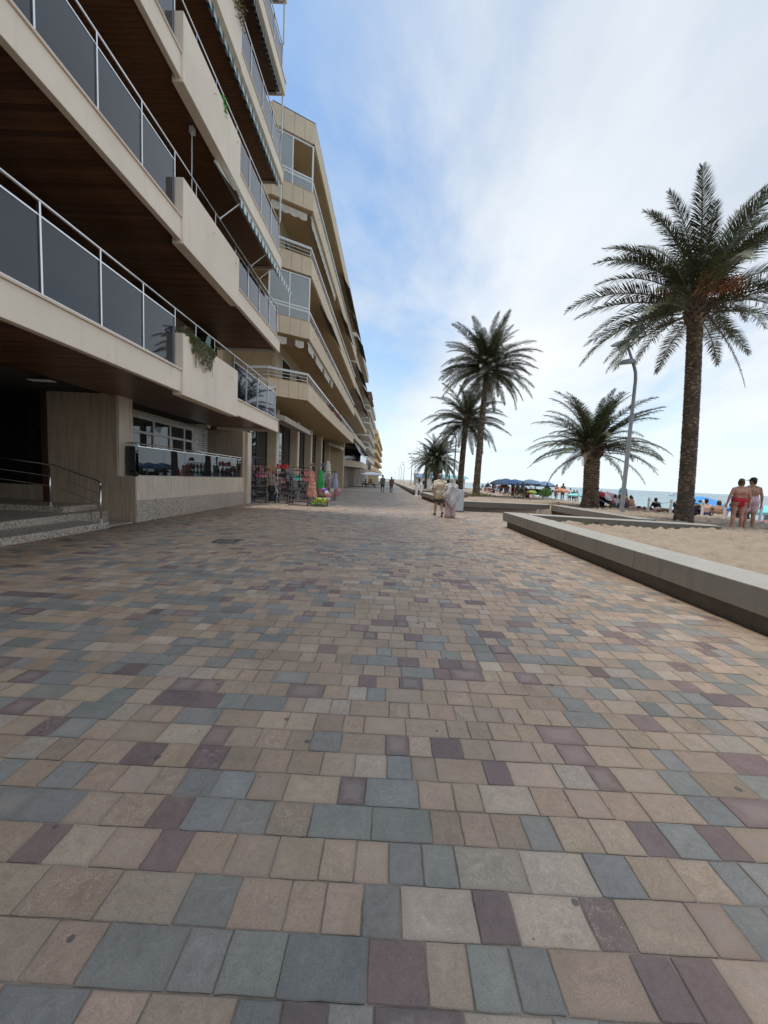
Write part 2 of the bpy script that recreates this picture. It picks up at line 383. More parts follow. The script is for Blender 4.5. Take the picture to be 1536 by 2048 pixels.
m_paver = M_paver(); m_farpave = M_farpaving(); m_sand = M_sand(); m_sea = M_sea(); m_granite = M_granite(); m_wood = M_wood()
m_mortar = pm('joint_sand', (.17,.135,.10), .95, var=.55, scale=5, bump=.4, bscale=120)
m_bench = M_concrete('bench_concrete', (.165,.148,.122), .6); m_benchtop = M_concrete('lit_bench_top', (.30,.272,.225), .2); m_plinth = M_concrete('plinth_concrete', (.17,.145,.125), .6)  # slab sides darkened as if shaded, tops lightened as if lit; streaks are stains
m_cream = M_render('cream_render', (.80,.67,.54)); m_creamcap = M_render('cream_coping', (.70,.56,.45))
m_trav = M_travertine('travertine', (.66,.55,.435)); m_travd = M_travertine('travertine_honed', (.42,.32,.235))
m_chrome = pm('brushed_steel', (.72,.72,.73), .22, 1.0, var=.06, scale=20)
m_alu = pm('white_aluminium', (.74,.74,.73), .4, 0, var=.05); m_smoke = M_glass('smoked_glass', (.75,.82,.92), 1.63, .012, .34)
m_dkglass = M_glass('dark_glass', (.6,.7,.75), 1.7, .012, .16); m_doorglass = M_glass('entrance_glass', (.85,.85,.82), 1.45, .012, 1.0); m_pane = M_glass('window_pane', (.8,.86,.9), 1.75, .015, .5)
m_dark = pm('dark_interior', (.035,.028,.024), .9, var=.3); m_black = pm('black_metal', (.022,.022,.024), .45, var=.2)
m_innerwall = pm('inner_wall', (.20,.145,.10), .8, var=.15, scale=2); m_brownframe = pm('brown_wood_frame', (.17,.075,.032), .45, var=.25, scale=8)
m_white = pm('white_paint', (.78,.77,.75), .5, var=.05); m_floor = pm('terrace_floor', (.25,.20,.16), .6, var=.15)

# ------------------------------------------------------------------ ground, promenade, sand, sea
def kind(o, k): o['kind'] = k; return o
b = MB(); b.add([(-4000,-400,-.06),(3,-400,-.06),(3,9000,-.06),(-4000,9000,-.06)], [(0,1,2,3)])
kind(b.build('ground', pm('dusty_ground', (.22,.18,.14), .9, var=.2, scale=.3)), 'structure')
TONES = {'T':[(.270,.193,.131),(.243,.172,.116),(.290,.210,.144),(.258,.181,.122)], 'G':[(.166,.154,.133),(.148,.139,.121),(.182,.168,.143)],
         'P':[(.140,.093,.082),(.118,.080,.072),(.158,.102,.088)], 'L':[(.305,.236,.176),(.285,.220,.164)]}
promenade = bpy.data.objects.new('promenade', None); COL.objects.link(promenade); kind(promenade,'structure')
b = MB(); b.prism([(-9.5,-3),(9.0,-3),(9.0,42),(-9.5,42)], -.05, -.0045); b.build('paving_bed', m_mortar, promenade)
b = MB(); b.add([(-12,41.9,-.001),(9,41.9,-.001),(9,420,-.001),(-12,420,-.001)], [(0,1,2,3)]); b.build('distant_paving', m_farpave, promenade)

def wpx(px, py):     # spacing of the front rows, read off as metres on the ground
    d = (px-768)/769*_rr - (py-1024)/769*_uu + _f; t = -1.45/d.z; return d.x*t
FRONT = {  # row start y : (list of joint positions, tones)
 0: (.785, None, None),
 1: (.943, [wpx(x,y) for x,y in [(-180,1985),(5,1995),(127,1997),(317,2004),(417,2010),(545,2014),(730,2020),(859,2028),(953,2032),(1048,2034),(1140,2037),(1323,2045),(1415,2048),(1508,2050),(1700,2055)]], 'TTGGGGPTGGTPPT'),
 2: (1.100, [wpx(x,y) for x,y in [(-160,1840),(3,1846),(172,1853),(335,1860),(445,1865),(560,1870),(638,1873),(721,1877),(803,1882),(963,1888),(1044,1891),(1203,1901),(1278,1903),(1438,1911),(1523,1916),(1610,1920)]], 'TTTGTTTGLPLPTTG'),
 3: (1.262, [wpx(x,y) for x,y in [(-120,1728),(0,1733),(70,1735),(170,1739),(270,1745),(345,1748),(440,1753),(535,1759),(633,1763),(706,1766),(776,1771),(849,1774),(921,1778),(1064,1786),(1206,1792),(1300,1797),(1393,1801),(1484,1805),(1548,1808),(1640,1812)]], 'TPTTPTTTTTGGLLGTTGG'),
 4: (1.426, [wpx(x,y) for x,y in [(-80,1643),(15,1647),(112,1651),(192,1654),(284,1658),(351,1664),(440,1667),(526,1672),(612,1676),(741,1682),(866,1690),(931,1693),(998,1696),(1063,1699),(1128,1702),(1213,1706),(1296,1710),(1360,1713),(1443,1718),(1508,1721),(1618,1727)]], 'GGTTPGGTGGTTTGTTPGPT')}
TS = list('TGPL'); lat = {}
def lat_noise(x, y):
    def h(i,j):
        k = (i,j)
        if k not in lat: lat[k] = random.Random(i*7919+j*104729).random()
        return lat[k]
    x *= .55; y *= .9; i,j = math.floor(x), math.floor(y); u,v = x-i, y-j; u = u*u*(3-2*u); v = v*v*(3-2*v)
    return (h(i,j)*(1-u)+h(i+1,j)*u)*(1-v)+(h(i,j+1)*(1-u)+h(i+1,j+1)*u)*v
def edge_r(y):
    if y < 12.7: return 4.2
    if y < 19.4: return 8.4
    if y < 31: return 3.4
    return 6.0
def edge_l(y): return -6.62 if y < 9.9 else (-6.72 if y < 18.3 else -9.0)
stones = []
y = -1.52; row = 0; ROW = .162
fr_rows = {round(v[0],3):v for v in FRONT.values()}
while y < 41.8:
    y0 = y; hit = None
    for v in FRONT.values():
        if abs(v[0]-y) < .05: hit = v; y0 = v[0]
    nxt = y0+ROW
    for v in FRONT.values():
        if abs(v[0]-nxt) < .05: nxt = v[0]
    lim = abs(y0)*1.12+2.6; xa, xb = max(edge_l(y0), -lim), min(edge_r(y0), lim)
    def add_run(x, xend):
        while x < xend:
            w = rnd.choices([.125,.165,.245],[.30,.42,.28])[0]
            if x+w > xend-.07: w = xend-x
            if w > .36: w *= .5
            nz = lat_noise(x*1.0+3, y0*1.0)
            g = .10+.62*max(0,min(1,(nz-.25)*1.9))
            k = rnd.random()
            tn = 'P' if k < .105 else ('L' if k < .17 else ('G' if rnd.random() < g*.72 else 'T'))
            stones.append((x, x+w, y0, nxt, tn)); x += w
    if hit and hit[1]:
        j = hit[1]; add_run(xa, j[0]) if xa < j[0]-.05 else None
        for i,tn in enumerate(hit[2]): stones.append((j[i], j[i+1], y0, nxt, tn))
        add_run(j[-1], xb)
    else: add_run(xa-rnd.random()*.1, xb)
    y = nxt
def size_in_view(s):
    x,yy = (s[0]+s[1])/2, (s[2]+s[3])/2
    if yy < .75: return 0
    px = 768+769*x/yy; py = 1024+769*(1.45/yy)-66
    if px < -60 or px > 1600 or py > 2060+120: return 0
    return (s[1]-s[0])*(s[3]-s[2])/yy**3
stones.sort(key=size_in_view, reverse=True)
def stone_pts(s, fine):
    g = rnd.choice([.0012,.0016,.0022,.003]); x0,x1,y0,y1 = s[0]+g, s[1]-g, s[2]+g+rnd.uniform(-.001,.001), s[3]-g
    if not fine: return [(x0,y0),(x1,y0),(x1,y1),(x0,y1)]
    P = []; k = 4; j = lambda: rnd.gauss(0,.0011)
    c = .004
    for i in range(k): P.append((x0+c+(x1-x0-2*c)*i/k+ (0 if i else 0), y0+j()))
    P.append((x1-c,y0+j()*.5))
    for i in range(k): P.append((x1+j(), y0+c+(y1-y0-2*c)*i/k))
    P.append((x1+j()*.5,y1-c))
    for i in range(k): P.append((x1-c-(x1-x0-2*c)*i/k, y1+j()))
    P.append((x0+c,y1+j()*.5))
    for i in range(k): P.append((x0+j(), y1-c-(y1-y0-2*c)*i/k))
    P.append((x0+j()*.5,y0+c))
    return P
def stone_geo(s, fine):
    P = stone_pts(s, fine); n = len(P); cx_ = sum(p[0] for p in P)/n; cy_ = sum(p[1] for p in P)/n
    dz = rnd.uniform(-.0022,.0022); ch = .003 if fine else .0045
    ta, tb = rnd.gauss(0,.004), rnd.gauss(0,.004)
    top = [(cx_+(p[0]-cx_)*(1-ch/abs((s[1]-s[0])/2)), cy_+(p[1]-cy_)*(1-ch/.08), dz+(p[0]-cx_)*ta+(p[1]-cy_)*tb) for p in P]
    rim = [(p[0],p[1],dz-.0025+(p[0]-cx_)*ta+(p[1]-cy_)*tb) for p in P]; bot = [(p[0],p[1],-.012) for p in P]
    V = top+rim+bot
    F = [tuple(range(n))]+[(n+i,n+(i+1)%n,(i+1)%n,i) for i in range(n)]+[(2*n+i,2*n+(i+1)%n,n+(i+1)%n,n+i) for i in range(n)]
    c = rnd.choice(TONES[s[4]]); q = rnd.uniform(.88,1.12); al = rnd.random()
    if s[4] == 'G': al = rnd.uniform(.2,.92)
    if s[4] == 'L': al = .1
    if s[4] == 'P' and rnd.random() < .35: al = .95
    return V,F,(c[0]*q*rnd.uniform(.97,1.03),c[1]*q,c[2]*q*rnd.uniform(.96,1.04),al)
def stone_mesh(name, geos, o=None):
    V,F,Cc,U = [],[],[],[]
    for s,(v,f,c) in geos:
        bse = len(V); V += v
        for fc in f:
            F.append(tuple(i+bse for i in fc))
            for i in fc:
                Cc.extend(c); U.extend(((v[i][0]-s[0])/(s[1]-s[0]), (v[i][1]-s[2])/(s[3]-s[2])))
    me = bpy.data.meshes.new(name); me.from_pydata(V,[],F); me.materials.append(m_paver)
    ca = me.color_attributes.new('tone','FLOAT_COLOR','CORNER'); ca.data.foreach_set('color', Cc)
    uv = me.uv_layers.new(name='face'); uv.data.foreach_set('uv', U)
    me.update(); return me
for s in stones[:300]:
    inst('paver', stone_mesh('paver', [(s, stone_geo(s, True))]), promenade)
o = inst('pavers', stone_mesh('pavers', [(s, stone_geo(s, False)) for s in stones[300:]]), promenade); o['kind'] = 'stuff'

# drain cover let into the paving
dr = thing('drain_cover', 'dark slotted drain cover let into the paving before the glass fronted terrace', 'drain cover', (-3.36,7.88,0))
b = MB(); X0,X1,Y0,Y1 = -3.60,-3.12,7.68,8.10
for a in ((X0,X1,Y0,Y0+.03),(X0,X1,Y1-.03,Y1),(X0,X0+.03,Y0+.03,Y1-.03),(X1-.03,X1,Y0+.03,Y1-.03)): b.box(*a,-.01,.007)
b.build('frame', pm('cast_iron', (.05,.045,.04), .6, var=.3), dr)
for i in range(7):
    x = X0+.055+i*.0615; b = MB(); b.box(x-.014,x+.014,Y0+.03,Y1-.03,-.01,.004); b.build('bar', bpy.data.materials['cast_iron'], dr)

# sand
def zs_base(y): return .3 if y < 20 else max(.02,.3-.25*(y-20)/20)
def berm(y):
    pts = [(-50,17),(10,16.3),(16,15.7),(18.7,15),(23.6,15.3),(34.8,17.1),(45,18.7),(60,20.4),(82,20.6),(140,21),(9000,21)]
    for (a,xa),(c,xc) in zip(pts,pts[1:]):
        if y <= c: return xa+(xc-xa)*(y-a)/(c-a)
def zsand(x, y):
    z = zs_base(y); bm = berm(y)
    if x > bm: t = x-bm; z -= .14*t*min(1,t/2.0)
    return z
def paved(x, y):
    if y < 12.75: return x < 4.32
    if y < 19.55: return x < 8.5
    if y < 31.2: return x < 3.5-.0607*(y-19.25)
    if y < 37.3: return x < 5.6
    if y < 76: return x < 2.5-.0145*(y-37)
    return x < 1.9
ys = np.concatenate([np.arange(-5,24,.065), np.arange(24,32,.12), np.arange(32,60,.4), np.geomspace(60,9000,60)])
xs = np.concatenate([np.arange(1.4,3.9,.2), np.arange(3.9,17.5,.065), np.arange(17.5,34,.4), np.geomspace(34,70,8)])
X,Y = np.meshgrid(xs,ys); Z = np.array([[zsand(a,c) for a in xs] for c in ys])
rs = np.random.RandomState(3)
for k in range(17000):                                   # scuffed footprints
    px_,py_ = rs.uniform(4.4,18.5), rs.uniform(-4,31); r_ = rs.uniform(.08,.15); dp = rs.uniform(.018,.052)
    i0,i1 = np.searchsorted(ys,py_-3*r_), np.searchsorted(ys,py_+3*r_); j0,j1 = np.searchsorted(xs,px_-3*r_), np.searchsorted(xs,px_+3*r_)
    d2 = ((X[i0:i1,j0:j1]-px_)**2+(Y[i0:i1,j0:j1]-py_)**2)/r_**2
    Z[i0:i1,j0:j1] += -dp*np.exp(-d2)+.55*dp*np.exp(-(np.sqrt(d2)-1.5)**2*3)
for k in range(26):
    kx,ky = rs.uniform(-.9,.9,2); Z += .011*np.sin(X*kx*2+Y*ky*2+rs.uniform(0,6))
PV = np.array([[paved(a,c) for a in xs] for c in ys]); Z[PV] = -.28
nx = len(xs); V = np.stack([X.ravel(),Y.ravel(),Z.ravel()],1)
ii,jj = np.meshgrid(np.arange(len(ys)-1),np.arange(nx-1),indexing='ij'); q = (ii*nx+jj).ravel()
F = np.stack([q,q+1,q+nx+1,q+nx],1)
keep = ~(PV[:-1,:-1]&PV[1:,:-1]&PV[:-1,1:]&PV[1:,1:]).ravel(); F = F[keep]
me = bpy.data.meshes.new('beach_sand'); me.from_pydata(V.tolist(),[],F.tolist()); me.materials.append(m_sand)
me.polygons.foreach_set('use_smooth',[True]*len(me.polygons)); me.update()
kind(inst('beach_sand', me, None), 'structure')
b = MB(); b.add([(12,-8000,-.9),(45000,-8000,-.9),(45000,45000,-.9),(12,45000,-.9)], [(0,1,2,3)]); kind(b.build('sea', m_sea), 'structure')

# concrete benches that hold back the sand
def bench(label, runs, loc):
    t = thing('concrete_bench', label, 'concrete bench', loc, 'low concrete benches between promenade and beach')
    for (p,q,side,w,seg) in runs:      # front line p->q, body lies on `side` (+1 = left of direction)
        p = Vector((*p,0)); q = Vector((*q,0)); d = (q-p); Ln = d.length; d.normalize(); nrm = Vector((-d.y,d.x,0))*side
        n = max(1,round(Ln/seg)); mb = MB()
        for i in range(n):
            a = p+d*(Ln*i/n+(.004 if i else 0)); c = p+d*(Ln*(i+1)/n-(.004 if i < n-1 else 0))
            P = [a, c, c+nrm*w, a+nrm*w]
            if side < 0: P = P[::-1]
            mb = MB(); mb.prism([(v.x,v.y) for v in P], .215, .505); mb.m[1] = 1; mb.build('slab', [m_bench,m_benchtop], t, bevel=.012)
        a = p+nrm*.13+d*.12; c = q+nrm*.13-d*.12; P = [a,c,c+nrm*(w-.2),a+nrm*(w-.2)]
        if side < 0: P = P[::-1]
        mb = MB(); mb.prism([(v.x,v.y) for v in P], -.3, .215); mb.build('plinth', m_plinth, t)
    return t
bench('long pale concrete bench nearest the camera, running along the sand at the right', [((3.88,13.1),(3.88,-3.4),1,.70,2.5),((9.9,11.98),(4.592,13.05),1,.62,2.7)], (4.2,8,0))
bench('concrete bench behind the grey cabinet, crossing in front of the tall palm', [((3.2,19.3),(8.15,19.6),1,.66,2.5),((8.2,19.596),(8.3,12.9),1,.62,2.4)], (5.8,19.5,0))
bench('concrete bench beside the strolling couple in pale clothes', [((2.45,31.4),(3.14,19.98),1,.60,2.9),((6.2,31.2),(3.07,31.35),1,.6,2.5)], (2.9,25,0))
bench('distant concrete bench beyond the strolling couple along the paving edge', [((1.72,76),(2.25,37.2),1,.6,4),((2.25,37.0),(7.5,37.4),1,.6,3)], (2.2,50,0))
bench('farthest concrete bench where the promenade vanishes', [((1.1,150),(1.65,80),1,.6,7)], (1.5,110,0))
# ------------------------------------------------------------------ near apartment block
blk = thing('apartment_block', 'cream apartment block with smoked glass balconies and dark plank soffits, nearest on the left', 'apartment building', (-6.6,6,0))
YE = 16.1; YS = -4.5; XF = -4.75; XW = -7.3       # far end, near end, fascia plane, back wall
ST = 3.2; NF = 6
def fl(k): return 3.16+ST*(k-1)                    # underside of the fascia of floor k
plank_me = {}
def plank_mesh(w, ln):
    k = (round(w,3), round(ln,3))
    if k not in plank_me:
        b = MB(); c = .004
        b.hexa([(0,c,0),(ln,c,0),(ln,w-c,0),(0,w-c,0)],[(0,0,.012),(ln,0,.012),(ln,w,.012),(0,w,.012)])
        plank_me[k] = b.mesh('plank', m_wood)
    return plank_me[k]
for k in range(1, NF+1):
    z = fl(k)
    # slab, coping and planter upstand
    b = MB(); b.box(XW-.3, XF-.12, YS, YE-.05, z+.16, z+.46); b.build('floor_slab', m_floor, blk)
    b = MB(); b.box(XF-.12, XF, YS, 8.69, z+.01, z+.47); b.box(XF-.12, XF, 11.73, YE, z+.01, z+.47); b.box(XW, XF-.12, YE-.05, YE, z+.01, z+.47)
    b.build('fascia', m_cream, blk, bevel=.008)
    b = MB(); b.box(XF-.22, XF+.03, YS, 8.685, z+.472, z+.515); b.box(XF-.22, XF+.03, 11.735, YE+.04, z+.472, z+.515); b.build('coping', m_creamcap, blk, bevel=.006)
    b = MB(); b.box(-4.95,-4.70,8.69,11.73,z-.055,z+1.285); b.build('planter_front', m_cream, blk, bevel=.01)
    b = MB()
    for yy in (10.1,11.45) if k > 1 else (11.3,): b.tube([(-4.71,yy,z+1.02),(-4.66,yy,z+1.01),(-4.64,yy,z+.985)], .014, 6)
    b.build('drain_spout', m_cream, blk)
    # soffit planks: one by one where they can be told apart, joined elsewhere
    zs = z+.10; ln = (XF-.125)-XW; base = origin(blk); w = .105; n = int((YE-.06-YS)/w)
    if k <= 2:
        sof = bpy.data.objects.new('soffit', None); COL.objects.link(sof); sof.parent = blk; sof.location = (0,0,0)
    b = MB()
    for i in range(n):
        yy = YS+i*w; c = .004; x0 = XW
        if k <= 2 and yy > 2.0: inst('plank', plank_mesh(w, ln), sof, (XW-base.x, yy-base.y, zs-base.z+rnd.uniform(-.0015,.0015)))
        else: b.hexa([(x0,yy+c,zs),(x0+ln,yy+c,zs),(x0+ln,yy+w-c,zs),(x0,yy+w-c,zs)],[(x0,yy,zs+.012),(x0+ln,yy,zs+.012),(x0+ln,yy+w,zs+.012),(x0,yy+w,zs+.012)])
    o = b.build('planks', m_wood, blk); o['kind'] = 'stuff'
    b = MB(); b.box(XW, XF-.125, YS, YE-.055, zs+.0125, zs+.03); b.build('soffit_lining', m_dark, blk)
    # back wall with door openings
    b = MB(); hz = z+ST+.08
    spans = [(YS,1.2),(3.6,5.0),(7.4,8.4),(10.9,12.3),(14.4,YE-.05)]
    for a,c in spans: b.box(XW-.25, XW, a, c, z+.46, hz)
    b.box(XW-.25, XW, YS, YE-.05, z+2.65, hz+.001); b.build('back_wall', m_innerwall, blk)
    for a,c in ((1.2,3.6),(5.0,7.4),(8.4,10.9),(12.3,14.4)):
        t = MB(); x0 = XW-.16
        t.box(x0,x0+.07,a,a+.07,z+.46,z+2.65); t.box(x0,x0+.07,c-.07,c,z+.46,z+2.65); t.box(x0,x0+.07,a+.07,c-.07,z+2.58,z+2.65); t.box(x0,x0+.07,(a+c)/2-.05,(a+c)/2+.05,z+.46,z+2.58)
        dw = t.build('balcony_door', m_brownframe, blk)
        t = MB(); t.box(x0+.03,x0+.04,a+.07,(a+c)/2-.05,z+.47,z+2.58); t.box(x0+.03,x0+.04,(a+c)/2+.05,c-.07,z+.47,z+2.58); t.build('pane', m_dkglass, dw)
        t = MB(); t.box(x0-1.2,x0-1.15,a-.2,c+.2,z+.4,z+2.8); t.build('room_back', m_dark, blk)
    # balustrade
    xr = -4.9; zt = z+1.80
    for a,c,n_ in ((YS,8.68,None),(11.78,YE+.02,None)):
        p0 = 8.67 if c < 9 else 11.87
        if c < 9: posts = [8.67-1.085*i for i in range(12)]; posts = [p for p in posts if p > YS]
        else: posts = [11.87,12.91,13.98,15.08,16.08]
        for p in posts:
            t = MB(); t.box(xr-.012,xr+.03,p-.014,p+.014,z+.515,zt-.02); t.build('post', m_chrome, blk)
        pr_ = sorted(posts)
        for p,q in zip(pr_,pr_[1:]):
            t = MB(); t.box(xr-.006,xr+.006,p+.02,q-.02,z+.60,z+1.60); g = t.build('glass_panel', m_smoke, blk)
            for zc_ in (z+.575,z+1.60): t = MB(); t.box(xr-.012,xr+.014,p+.016,q-.016,zc_,zc_+.024); t.build('glass_channel', m_chrome, g)
    t = MB(); t.tube([(xr+.01,YS,zt),(xr+.01,YE,zt)], .024, 8); t.tube([(xr+.01,YE-.02,zt),(XW,YE-.02,zt)], .02, 8); t.build('handrail', m_chrome, blk, smooth=True)
    t = MB()
    for p in (9.6,10.6): t.tube([(xr+.01,p,z+1.24),(xr+.01,p,zt)], .012, 6)
    t.build('rail_stay', m_chrome, blk)
    t = MB(); t.box(XW,xr-.02,YE-.035,YE-.025,z+.56,z+1.6); t.build('end_glass', m_smoke, blk)
    if k >= 3:
        t = MB(); t.box(-4.86,-4.81,YE-.08,YE-.02,z+1.8,z+ST+.1); t.build('corner_post', m_alu, blk)
# party walls, roof
b = MB(); b.box(-14, XW-.25, YE-.3, YE-.06, 3.2, fl(NF)+.4); b.build('gable_wall', m_cream, blk)
b = MB(); b.box(-14, XW-1.6, YS, YE-.3, 3.62, fl(NF)+.4); b.build('core', m_dark, blk)

# awnings: a drop-arm awning half out on the third balcony, valances rolled up above the others
m_awn = M_stripe('striped_canvas', ((.68,.72,.66),(.03,.16,.26)), 1, .30, .42)
m_awn2 = M_stripe('dark_figured_canvas', ((.33,.36,.33),(.03,.04,.07)), 1, .17, .55)
def awning_tag(nm, label, loc): return thing(nm, label, 'awning', loc, 'striped awnings on the near block')
def valance(mb, x, y0, y1, z0, h, n=None, lean=0.0):
    n = n or int((y1-y0)/.15); pt = []
    for i in range(n+1):
        yy = y0+(y1-y0)*i/n; zz = z0-h+(.028*abs(math.sin(math.pi*i/2.0)))
        pt += [(x,yy,z0),(x+lean,yy,zz),(x-.004,yy,z0),(x-.004+lean,yy,zz)]
    f = []
    for i in range(n):
        a = 4*i; c = a+4; f += [(a,a+1,c+1,c),(a+2,c+2,c+3,a+3),(a+1,a+3,c+3,c+1)]
    mb.add(pt, f)
k = 2; aw = awning_tag('drop_arm_awning', 'blue and white striped awning let down over the second balcony, arms braced on the rail', (-4.9,12.5,fl(3)))
b = MB(); b.tube([(-4.90,10.6,9.42),(-4.90,16.3,9.42)], .045, 8); b.build('roller', m_alu, aw)
b = MB(); b.add([(-4.9,10.9,9.40),(-4.9,16.2,9.40),(-4.36,16.2,8.72),(-4.36,10.9,8.72),(-4.905,10.9,9.395),(-4.905,16.2,9.395),(-4.365,16.2,8.71),(-4.365,10.9,8.71)],[(0,3,2,1),(4,5,6,7),(0,1,5,4),(2,3,7,6)]); b.build('canvas', m_awn, aw)
b = MB(); valance(b, -4.345, 10.9, 16.2, 8.73, .20); b.build('valance', m_awn, aw)
b = MB(); b.tube([(-4.36,10.85,8.72),(-4.36,16.25,8.72)], .022, 8); b.build('front_bar', m_alu, aw)
for yy in (11.0,13.3,14.1): b = MB(); b.tube([(-4.88,yy-.15,8.18),(-4.37,yy,8.70)], .016, 6); b.ball((-4.88,yy-.15,8.18),.035,6,4); b.build('arm', m_alu, aw)
for kk,nm,mt,ya,yb,lab in ((4,'retracted_awning',m_awn,9.2,15.9,'long blue and white striped valance of a rolled up awning under the fourth floor balcony'),
                     (5,'retracted_awning',m_awn2,8.6,15.8,'dark figured valance of a rolled up awning under the fifth floor balcony'),
                     (6,'retracted_awning',m_awn2,9.0,15.8,'dark figured valance of a rolled up awning under the topmost balcony in view')):
    zf = fl(kk); aw = awning_tag(nm, lab, (-4.9,12,zf))
    b = MB(); b.tube([(-4.92,ya,zf-.02),(-4.92,yb,zf-.02)], .07, 10); b.build('roller', mt, aw, smooth=True)
    b = MB(); valance(b, -4.845, ya+.1, yb-.05, zf-.03, .24, lean=.02); b.build('valance', mt, aw)
    b = MB(); b.box(-5.02,-4.86,ya-.12,ya,zf-.12,zf+.08); b.box(-5.02,-4.86,yb,yb+.1,zf-.12,zf+.08); b.build('bracket', m_alu, aw)
b = MB(); b.tube([(-5.15,9.9,7.0),(-5.15,9.9,9.55)], .012, 6); b.box(-5.2,-5.1,9.86,9.98,9.5,9.64); tag(b.build('awning_crank', m_alu), 'thin pale awning pole standing behind the second balcony rail', 'awning pole')

# ground floor: steps, entrance, travertine walls, terrace
gz = 3.3
b = MB(); b.box(-8.93,-7.12,9.95,10.45,0,gz); b.build('entrance_wall', m_travd, blk)
b = MB(); b.box(-7.12,-7.05,9.94,10.47,1.2,gz); b.build('wall_end', m_trav, blk)
b = MB(); b.box(-7.45,-6.66,9.96,10.10,0,1.2); b.build('terrace_return', m_travd, blk)
b = MB(); b.box(-6.87,-6.65,10.0,17.42,.58,1.21); b.build('terrace_parapet', m_trav, blk)
b = MB(); b.box(-6.87,-6.645,9.99,17.42,0,.578); b.build('terrace_plinth', m_granite, blk)
b = MB(); b.box(-8.3,-6.86,10.1,17.42,0,.62); b.build('terrace_floor', m_floor, blk)
b = MB(); b.box(-8.55,-6.72,17.42,17.75,0,gz); b.build('terrace_end_wall', m_travd, blk)
b = MB(); b.box(-7.12,-6.62,17.75,18.25,0,gz-.02); b.build('corner_pillar', m_trav, blk)
b = MB(); b.box(-8.6,-8.32,10.4,12.25,.6,gz); b.box(-8.6,-8.32,17.3,17.42,.6,gz); b.box(-8.6,-8.32,12.25,17.3,3.14,gz); b.box(-8.6,-8.32,12.25,17.3,.6,1.25); b.build('terrace_wall', m_trav, blk)
# terrace window: four lights with transoms, then louvred shutters
win = bpy.data.objects.new('terrace_window', None); COL.objects.link(win); win.parent = blk; win.location = Vector((-8.32,14,1.25))-origin(blk)
b = MB(); xw = -8.33
for yy in (12.27,13.42,14.42,15.40,16.05): b.box(xw-.03,xw+.05,yy-.045,yy+.045,1.25,3.12)
for zz in (1.27,2.62,3.10): b.box(xw-.03,xw+.045,12.27,16.05,zz-.04,zz+.04)
b.build('frame', m_alu, win)
b = MB(); b.box(xw,xw+.01,12.3,16.0,1.28,3.08); b.build('pane', m_pane, win)
b = MB()
for i in range(60):
    yy = 12.35+i*.06; dx = .03*math.sin(i*1.9); b.add([(xw-.25+dx,yy,1.25),(xw-.25-dx,yy+.06,1.25),(xw-.25-dx,yy+.06,3.1),(xw-.25+dx,yy,3.1)],[(0,1,2,3)])
b.build('curtain', pm('grey_curtain', (.30,.28,.25), .9, var=.2, scale=3), win)
b = MB(); b.box(xw-1.3,xw-1.25,12,17.4,.6,3.3); b.build('room_back', m_dark, win)
b = MB(); b.box(-8.32,-8.24,12.2,17.3,3.15,3.2); b.build('blind_box', m_alu, win)
for (ya,yb) in ((16.18,16.72),(16.74,17.26)):
    sh = MB(); sh.box(xw-.0,xw+.04,ya,ya+.05,1.26,3.12); sh.box(xw,xw+.04,yb-.05,yb,1.26,3.12); sh.box(xw,xw+.04,ya+.05,yb-.05,3.06,3.12); sh.box(xw,xw+.04,ya+.05,yb-.05,1.26,1.32)
    s_ = sh.build('shutter', m_alu, blk)
    for i in range(17):
        zz = 1.36+i*.1; t = MB(); t.hexa([(xw,ya+.05,zz+.055),(xw+.035,ya+.05,zz),(xw+.035,yb-.05,zz),(xw,yb-.05,zz+.055)],[(xw,ya+.05,zz+.067),(xw+.035,ya+.05,zz+.012),(xw+.035,yb-.05,zz+.012),(xw,yb-.05,zz+.067)]); t.build('slat', m_alu, s_)
# terrace balustrade of black glass
for i in range(6):
    a = 10.22+i*1.17; b = MB(); b.box(-6.75,-6.735,a,a+1.155,1.24,2.0); b.build('terrace_glass', m_dkglass, blk)
b = MB(); b.box(-7.02,-6.75,10.12,10.13,1.24,2.0); b.build('terrace_glass', m_dkglass, blk)
b = MB(); b.tube([(-7.0,10.13,2.085),(-6.73,10.13,2.085),(-6.73,17.3,2.085)], .02, 8); b.box(-6.755,-6.72,10.2,17.26,2.002,2.02); b.box(-6.755,-6.72,10.2,17.26,1.215,1.238)
for i in range(7): b.tube([(-6.73,10.2+i*1.17,2.0),(-6.73,10.2+i*1.17,2.085)], .012, 6)
b.build('terrace_rail', m_chrome, blk)
# soffit lamp
b = MB(); b.box(-8.0,-7.5,8.45,8.62,gz-.055,gz-.04); b.build('soffit_lamp', m_white, blk)
# entrance
b = MB(); b.box(-9.05,-8.93,9.9,10.45,.45,gz); b.build('door_jamb', pm('oxblood_lacquer', (.055,.014,.010), .35), blk)
b = MB(); b.box(-13.5,-8.93,10.3,10.45,.45,.86); b.build('entrance_dado', m_travd, blk)
b = MB(); b.box(-13.5,-9.05,10.36,10.38,.86,gz); b.build('entrance_glass', m_doorglass, blk)
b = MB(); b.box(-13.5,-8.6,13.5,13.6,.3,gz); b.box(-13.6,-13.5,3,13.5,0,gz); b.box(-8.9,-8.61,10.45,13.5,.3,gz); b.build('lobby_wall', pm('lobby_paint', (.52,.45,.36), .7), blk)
b = MB(); b.box(-13.5,-7.36,-4.5,9.36,.0,.30); b.build('upper_step', m_granite, blk, bevel=.012)
b = MB(); b.box(-7.36,-6.53,-4.5,8.83,.0,.15); b.build('lower_step', m_granite, blk, bevel=.012)
b = MB(); b.box(-13.5,-7.67,8.9,13.5,.301,.45); b.build('landing', m_granite, blk, bevel=.012)
